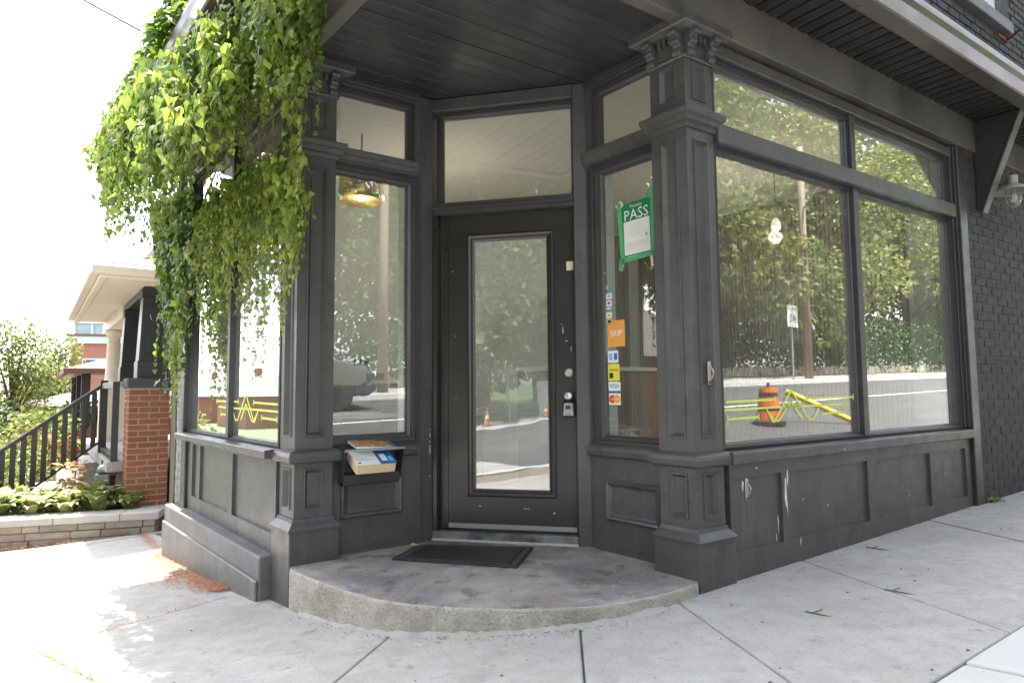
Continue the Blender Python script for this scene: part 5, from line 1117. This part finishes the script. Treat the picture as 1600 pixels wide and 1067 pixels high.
# second house further down the street
F_2 = frame(Vector((-10.3, 14.8)), xh, yh)
H2 = empty('further_house', (*fpt(F_2, 2, 3), -1.2), 'further house with a shallow grey porch roof and brown gutter', 'house')
def h2(name, mat, *a, bevel=.006):
    mb = MB(); mb.box(*a, F_2); return obj(name, mb, M[mat], H2, bevel=bevel)
h2('soffit', 'cream', .06, 4.6, .06, 6.0, 1.42, 1.45); h2('gutter', 'brownm', -.02, 4.7, -.06, .05, 1.40, 1.53); h2('gutter', 'brownm', -.06, .05, .06, 6.1, 1.40, 1.53)
mb = MB(); mb.add([(0, 0, 1.53), (4.7, 0, 1.53), (4.7, 6, 1.53), (0, 6, 1.53), (2.3, 2.3, 2.3), (4.7, 2.3, 2.3), (4.7, 3.7, 2.3), (2.3, 3.7, 2.3)], [(0, 1, 5, 4), (3, 0, 4, 7), (2, 3, 7, 6), (4, 5, 6, 7), (0, 3, 2, 1)], F_2); obj('porch_roof', mb, M['shingle'], H2)
for x, y in ((.4, .4), (.4, 2.6), (.4, 5.4), (1.5, .4)): h2('porch_post', 'blackm', x-.09, x+.09, y-.09, y+.09, .1, 1.42)
mb = MB()
for k in range(9):
    a = F_2 @ Vector((.15, .3+.0*k, .3+k*.12)); mb.tube([a, a+Vector((.06*math.sin(k), 0, .07)), a+Vector((.0, .02, .13))], .012, 5)
obj('iron_scroll', mb, M['blackm'], H2)
h2('porch_base', 'brick', .1, 4.6, .1, 6.0, -1.8, .1, bevel=0); h2('house_wall', 'brick', 2.4, 9, 0.2, 7, -1.8, 5.0, bevel=0); h2('roof', 'shingle', 2.1, 9.2, -.1, 7.3, 5.0, 5.25)
h2('window', 'windark', 2.37, 2.4, 1.2, 2.6, .6, 1.3)
mb = MB(); mb.add([(-1.2, 6.6, .55), (2.4, 6.6, .55), (2.4, 11, .55), (-1.2, 11, .55), (.6, 8.2, 1.0), (2.4, 8.2, 1.0), (2.4, 9.6, 1.0), (.6, 9.6, 1.0)], [(0, 1, 5, 4), (3, 0, 4, 7), (2, 3, 7, 6), (4, 5, 6, 7), (0, 3, 2, 1)], F_2); obj('lower_roof', mb, M['shingle'], H2)
# far brick block and glass tower
AB = empty('apartment_block', (-39, 60, -3), 'distant red brick apartment block with a grey parapet', 'building')
TA = Matrix.Translation((-41.5, 60, -3)) @ Matrix.Rotation(R(18), 4, 'Z')
def tb_(name, mat, par, T, *a):
    mb = MB(); mb.box(*a, T); return obj(name, mb, M[mat], par)
tb_('wall', 'farbrick', AB, TA, 0, 22, 0, 10, 0, 8.6); tb_('parapet', 'farwhite', AB, TA, -.2, 22.2, -.2, 10.2, 8.6, 9.3); tb_('roof_edge', 'brownm', AB, TA, -.3, 22.3, -.3, 10.3, 9.3, 9.5)
for i in range(5):
    for j in range(2):
        w = tb_('window', 'farwhite', AB, TA, 1.0+i*4.2, 3.4+i*4.2, -.08, .02, 2.2+j*3.2, 4.0+j*3.2)
        for q in (0, 1): tb_('pane', 'windark', w, TA, 1.12+i*4.2+q*1.14, 2.15+i*4.2+q*1.14, -.12, -.085, 2.35+j*3.2, 3.85+j*3.2)
GT = empty('glass_tower', (-62, 96, -4), 'pale blue glass apartment tower far behind the brick block', 'building')
TT = Matrix.Translation((-66, 96, -4)) @ Matrix.Rotation(R(18), 4, 'Z')
tb_('core', 'farglass', GT, TT, 0, 9.5, 0, 10, 0, 15.8)
for j in range(6): tb_('floor_slab', 'farwhite', GT, TT, -.25, 9.75, -.3, 10, 1.4+j*2.8, 1.75+j*2.8)
for i in range(5): tb_('mullion', 'farwhite', GT, TT, i*2.3, i*2.3+.28, -.2, .1, 0, 15.8)
tb_('penthouse', 'farwhite', GT, TT, 2, 7, 2, 8, 15.8, 17.6)
mb = MB(); mb.tube([TT @ Vector((5.5, 4, 17.5)), TT @ Vector((5.5, 4, 22))], .18, 5); obj('mast', mb, M['farwhite'], GT)

# overhead wires
def wire(p, q, sag, r, label, n=18):
    pts = [Vector(p).lerp(Vector(q), k/n)-Vector((0, 0, sag*4*(k/n)*(1-k/n))) for k in range(n+1)]
    mb = MB(); mb.tube(pts, r, 5); thing('overhead_wire', mb, M['blackm'], label, 'wire', 'overhead wires')
wire((-3.5, 6.2, 4.46), (-8.4, 7.1, 7.6), .05, .012, 'thick service wire running from the vine to the upper left')
wire((-24.0, 28.5, 7.9), (-6.0, 13.0, 3.9), .55, .02, 'thin sagging wire crossing the sky above the porch roof, upper of two')
wire((-22.5, 27.0, 7.0), (-6.5, 11.5, 2.9), .35, .02, 'thin sagging wire crossing the sky above the porch roof, lower of two')
# ------------------------------------------------------------------ across the streets (seen in the glass)
gt = 'trees across the right street'
spec = [(6.5, -14.5, 0, 1.0, 'tleaf2'), (10.5, -15.5, 1, 1.25, 'tleaf'), (14.5, -14.2, 2, .95, 'tleaf2'), (18.5, -16, 0, 1.2, 'tleaf'), (23, -14.6, 1, 1.3, 'tleaf2'), (28, -16, 2, 1.0, 'tleaf'), (34, -15, 0, 1.2, 'tleaf2'), (2.2, -17.5, 2, 1.05, 'tleaf'), (-2.4, -18.5, 1, 1.4, 'tleaf'), (8.5, -20, 2, 1.25, 'tleaf3'), (16.5, -21, 2, 1.3, 'tleaf3'), (25, -21, 2, 1.3, 'tleaf3'), (42, -17, 2, 1.1, 'tleaf')]
for k, (s, t, pk, sc, mt) in enumerate(spec):
    p = XY(s, t); tree(p.x, p.y, pk, sc*1.25, mt, k*1.3, {'tleaf': 'mid green street tree mirrored in the shop glass', 'tleaf2': 'yellow green street tree mirrored in the shop glass', 'tleaf3': 'dark tall tree mirrored behind the street trees'}[mt], gt)
gt = 'trees beyond the junction'
for k, (s, t, pk, sc, mt) in enumerate([(-16, -9, 0, 1.15, 'tleaf'), (-19, -4.5, 2, 1.0, 'tleaf3'), (-17, .5, 1, 1.3, 'tleaf'), (-23, -13, 2, 1.2, 'tleaf3'), (-21, 4, 0, 1.1, 'tleaf2'), (-15.5, -14.5, 1, 1.2, 'tleaf'), (-26, -2, 2, 1.2, 'tleaf3'), (-16.5, -6, 1, 1.5, 'tleaf'), (-18, -2, 0, 1.5, 'tleaf'), (-20, -8.5, 2, 1.5, 'tleaf3'), (-22, -5.5, 2, 1.6, 'tleaf3'), (-17, -11.5, 0, 1.5, 'tleaf2')]):
    p = XY(s, t); tree(p.x, p.y, pk, sc, mt, k*.9+.4, {'tleaf': 'mid green tree beyond the junction, mirrored in the door glass', 'tleaf2': 'yellow green tree beyond the junction, mirrored in the door glass', 'tleaf3': 'dark tree beyond the junction, mirrored in the door glass'}[mt], gt)
# hedge bank across the right street
mb = MB(); cl = []
for k in range(46):
    p = XY(-1.5+k*.9, -13.6+rnd.uniform(-.3, .3)); g = G(p.x, p.y); cl.append(((p.x, p.y, g+.6), .75)); cl.append(((p.x, p.y, g+1.3), .7)); cl.append(((p.x, p.y, g+2.0), .6))
foliage(mb, cl, 34000, .15); thing('hedge', mb, M['tleaf3'], 'dark green hedge bank across the right street', 'hedge', kind='stuff')
mb = MB()
for k in range(60):
    p = XY(1.0+k*.66, -13.0); q = XY(1.0+k*.66+.63, -13.0); w = XY(1.0+k*.66+.63, -13.25); v = XY(1.0+k*.66, -13.25)
    mb.prism([tuple(p), tuple(q), tuple(w), tuple(v)], G(p.x, p.y)-.3, G(p.x, p.y)+.34+.03*rnd.random())
thing('retaining_wall', mb, M['stone'], 'low stone retaining wall under the hedge across the street', 'wall')
def util_pole(s, t, h, label):
    p = XY(s, t); g = G(p.x, p.y); e = empty('utility_pole', (p.x, p.y, g), label, 'pole')
    mb = MB(); mb.tube([(p.x, p.y, g-.3), (p.x+.05, p.y, g+h)], [.15, .1], 10); obj('shaft', mb, M['pole'], e, smooth=True)
    mb = MB(); mb.box(p.x-1.0, p.x+1.0, p.y-.05, p.y+.05, g+h-.8, g+h-.68); obj('crossarm', mb, M['pole'], e)
    mb = MB(); mb.tube([(p.x, p.y, g+h*.72), (p.x-.6, p.y+.5, g+h*.79), (p.x-1.4, p.y+1.2, g+h*.8)], .035, 6); obj('lamp_arm', mb, M['galv'], e)
    mb = MB(); mb.lathe([(0, .12), (.12, .1), (.18, .0), (.1, -.06), (0, -.07)], 12, Matrix.Translation((p.x-1.55, p.y+1.33, g+h*.8))); obj('lamp_head', mb, M['galv'], e, smooth=True)
    return e, p, g
e, p, g = util_pole(17.9, -10.9, 8.5, 'wooden utility pole across the right street beside the speed sign')
util_pole(3.05, -11.2, 9.0, 'wooden utility pole opposite the shop entrance')
# speed sign
q = XY(16.8, -10.8); gq = G(q.x, q.y); sg = empty('speed_sign', (q.x, q.y, gq), 'white 40 speed limit sign on a post across the street', 'sign')
mb = MB(); mb.tube([(q.x, q.y, gq-.1), (q.x, q.y, gq+2.6)], .03, 6); obj('post', mb, M['galv'], sg)
SM = Matrix(((da.x, 0, -nR.x, q.x-nR.x*.05), (da.y, 0, -nR.y, q.y-nR.y*.05), (0, 1, 0, gq+2.2), (0, 0, 0, 1))) @ Matrix.Rotation(math.pi, 4, 'Y')
SM = Matrix(((-da.x, 0, -nR.x, q.x-nR.x*.05), (-da.y, 0, -nR.y, q.y-nR.y*.05), (0, 1, 0, gq+2.2), (0, 0, 0, 1)))
mb = MB(); mb.box(-.3, .3, -.38, .38, -.005, .005, SM); obj('plate', mb, M['p_white'], sg)
text('40', .42, M['p_black'], sg, SM @ Matrix.Translation((0, -.1, .008))); text('MAXIMUM', .11, M['p_black'], sg, SM @ Matrix.Translation((0, .24, .008)))
# construction drum, barrier pipe and hydrant-like block near the far kerb
q = XY(6.4, -4.15); gq = G(q.x, q.y)-.13; dr = empty('traffic_drum', (q.x, q.y, gq), 'orange and black traffic drum on a dark base in the road', 'traffic drum')
T = Matrix.Translation((q.x, q.y, gq)) @ Matrix.Diagonal((.75, .75, .62, 1))
mb = MB(); mb.lathe([(0, 0), (.34, 0), (.34, .1), (.26, .14), (0, .14)], 8, T); obj('base', mb, M['rubber'], dr)
for z0, z1, mm in ((.14, .38, 'orange'), (.38, .5, 'blackm'), (.5, .74, 'orange'), (.74, .86, 'blackm'), (.86, 1.0, 'orange')):
    mb = MB(); mb.lathe([(0, z0), (.27-z0*.08, z0), (.27-z1*.08, z1), (0, z1)], 18, T); obj('band', mb, M[mm], dr)
mb = MB(); mb.box(-.12, .12, -.03, .03, 1.0, 1.12, T); obj('handle', mb, M['blackm'], dr)
q2 = XY(6.95, -4.2); q3 = XY(7.9, -3.5); mb = MB(); mb.tube([(q2.x, q2.y, G(q2.x, q2.y)+.4), (q3.x, q3.y, G(q3.x, q3.y)-.1)], .05, 8); thing('barrier_pole', mb, M['yellow'], 'leaning yellow barrier pole next to the traffic drum', 'barrier')
for k, (s, t, lb) in enumerate([(-12.3, -6.6, 'orange traffic cone at the junction fence, nearer of two'), (-12.5, -5.0, 'orange traffic cone at the junction fence, farther of two')]):
    q = XY(s, t); gq = G(q.x, q.y); e = empty('traffic_cone', (q.x, q.y, gq), lb, 'traffic cone', 'traffic cones'); T = Matrix.Translation((q.x, q.y, gq)) @ Matrix.Scale(.48, 4)
    mb = MB(); mb.box(-.25, .25, -.25, .25, 0, .04, T); obj('base', mb, M['rubber'], e); mb = MB(); mb.lathe([(.2, .04), (.05, .9), (0, .9)], 16, T); obj('cone', mb, M['orange'], e); mb = MB(); mb.lathe([(.15, .36), (.118, .54)], 16, T); obj('band', mb, M['p_white'], e)
fe = empty('site_fence', (*XY(-13.2, -5), G(*XY(-13.2, -5))), 'grey wire site fence beyond the junction', 'fence')
for k in range(7):
    q = XY(-13.2, -9+k*1.5); mb = MB(); mb.tube([(q.x, q.y, G(q.x, q.y)), (q.x, q.y, G(q.x, q.y)+1.7)], .025, 5); obj('post', mb, M['galv'], fe)
for k in range(12):
    a, b = XY(-13.2, -9), XY(-13.2, 0); mb = MB(); mb.tube([(a.x, a.y, G(a.x, a.y)+.15+k*.14), (b.x, b.y, G(b.x, b.y)+.15+k*.14)], .008, 4); obj('wire', mb, M['galv'], fe)
q = XY(-12.9, -7.6); mb = MB(); mb.box(q.x-.7, q.x+.7, q.y-.4, q.y+.4, G(q.x, q.y)-.1, G(q.x, q.y)+1.0); thing('concrete_block', mb, M['slabn'], 'pale concrete block by the site fence', 'block', bevel=.03)
# parked car
def car(s, t, label):
    q = XY(s, t); g = G(q.x, q.y)-.13; e = empty('parked_car', (q.x, q.y, g), label, 'car')
    T = Matrix(((da.x, -da.y, 0, q.x), (da.y, da.x, 0, q.y), (0, 0, 1, g), (0, 0, 0, 1)))
    side = [(-2.25, .38), (-2.3, .75), (-2.2, 1.0), (-1.95, 1.08), (-1.55, 1.62), (-1.2, 1.7), (.45, 1.7), (.75, 1.62), (1.3, 1.12), (2.05, .98), (2.25, .8), (2.28, .45), (2.1, .32), (-2.1, .3)]
    mb = MB(); n = len(side); ws = [.82 if z > 1.15 else .92 for x, z in side]
    ws = [.68 if z > 1.5 else (.9 if z < 1.2 else .8) for x, z in side]
    vs = [(x, -w, z) for (x, z), w in zip(side, ws)]+[(x, w, z) for (x, z), w in zip(side, ws)]
    mb.add(vs, [list(range(n)), list(range(n, 2*n))[::-1]]+[(i, i+n, (i+1) % n+n, (i+1) % n) for i in range(n)], T); body = obj('body', mb, M['carpaint'], e, bevel=.05, seg=3)
    for sgn in (-1, 1):
        for pts in ([(-1.5, 1.18), (-1.35, 1.5), (-.5, 1.55), (-.45, 1.15)], [(-.38, 1.15), (-.42, 1.55), (.4, 1.55), (.95, 1.14)]):
            mb = MB(); vs = [(x, sgn*(.9-.13*(z-1.15)/.4+.004), z) for x, z in pts]+[(x, sgn*(.85-.13*(z-1.15)/.4), z) for x, z in pts]
            mb.add(vs, [(0, 1, 2, 3), (0, 4, 5, 1), (1, 5, 6, 2), (2, 6, 7, 3), (3, 7, 4, 0)], T); obj('window', mb, M['windark'], e)
        mb = MB(); mb.box(2.12, 2.3, sgn*.55, sgn*.85, .72, .86, T); obj('headlight', mb, M['p_white'], e, bevel=.03)
        mb = MB(); mb.box(-2.31, -2.2, sgn*.6, sgn*.88, .78, 1.0, T); obj('tail_light', mb, M['red'], e, bevel=.02)
        for x in (-1.4, 1.4):
            W = T @ Matrix.Translation((x, sgn*.82, .34)) @ Matrix.Rotation(math.pi/2, 4, 'X')
            mb = MB(); mb.lathe([(.2, -.11), (.32, -.11), (.345, -.08), (.345, .08), (.32, .11), (.2, .11)], 24, W); w = obj('wheel', mb, M['rubber'], e, smooth=False)
            mb = MB(); mb.lathe([(0, -.09), (.2, -.1), (.21, 0), (.2, .1), (0, .09)], 10, W); obj('rim', mb, M['greym'], w)
    mb = MB(); mb.add([(1.22, -.72, 1.16), (1.22, .72, 1.16), (.78, .6, 1.58), (.78, -.6, 1.58), (1.26, -.72, 1.18), (1.26, .72, 1.18), (.82, .6, 1.6), (.82, -.6, 1.6)], [(4, 5, 6, 7), (0, 3, 2, 1), (0, 1, 5, 4), (2, 3, 7, 6), (1, 2, 6, 5), (3, 0, 4, 7)], T); obj('windscreen', mb, M['windark'], e)
car(-.4, -9.0, 'silver car parked at the far kerb, mirrored in the left side window')
# houses across the left street
def bungalow(s, t, label, mat='brick'):
    q = XY(s, t); g = G(q.x, q.y); e = empty('brick_bungalow', (q.x, q.y, g), label, 'house', 'houses across the left street'); T = Matrix.Translation((0, 0, g)) @ frame(q, db, nL)
    def bx(nm, mm, *a, par=e): mb = MB(); mb.box(*a, T); return obj(nm, mb, M[mm], par)
    bx('wall', mat, 0, 9, -7, 0, 0, 3.0); mb = MB()
    mb.add([(-.5, .5, 2.95), (9.5, .5, 2.95), (9.5, -7.5, 2.95), (-.5, -7.5, 2.95), (3, -3.5, 5.2), (6, -3.5, 5.2)], [(0, 1, 5, 4), (1, 2, 5), (2, 3, 4, 5), (3, 0, 4), (0, 3, 2, 1)], T); r = obj('roof', mb, M['shingle'], e); bx('chimney', mat, 6.4, 7.1, -4, -3.4, 3.5, 5.8, par=r)
    for u in (1.0, 6.2):
        w = bx('window', 'white', u, u+1.7, -.02, .05, 1.0, 2.4)
        for k in (0, 1): bx('pane', 'windark', u+.1+k*.8, u+.8+k*.8, .051, .06, 1.1, 2.3, par=w)
    d = bx('door', 'white', 4.0, 4.95, -.02, .05, .2, 2.3); bx('step', 'slab', 3.7, 5.3, 0.05, .9, -.2, .2)
bungalow(-17.5, 8, 'brick bungalow mirrored in the right side window', 'brick'); bungalow(-26, 56, 'brick bungalow mirrored in the left window, nearest of three'); bungalow(-26, 72, 'brick bungalow mirrored in the left window, middle of three'); bungalow(-27, 90, 'brick bungalow mirrored in the left window, farthest of three')
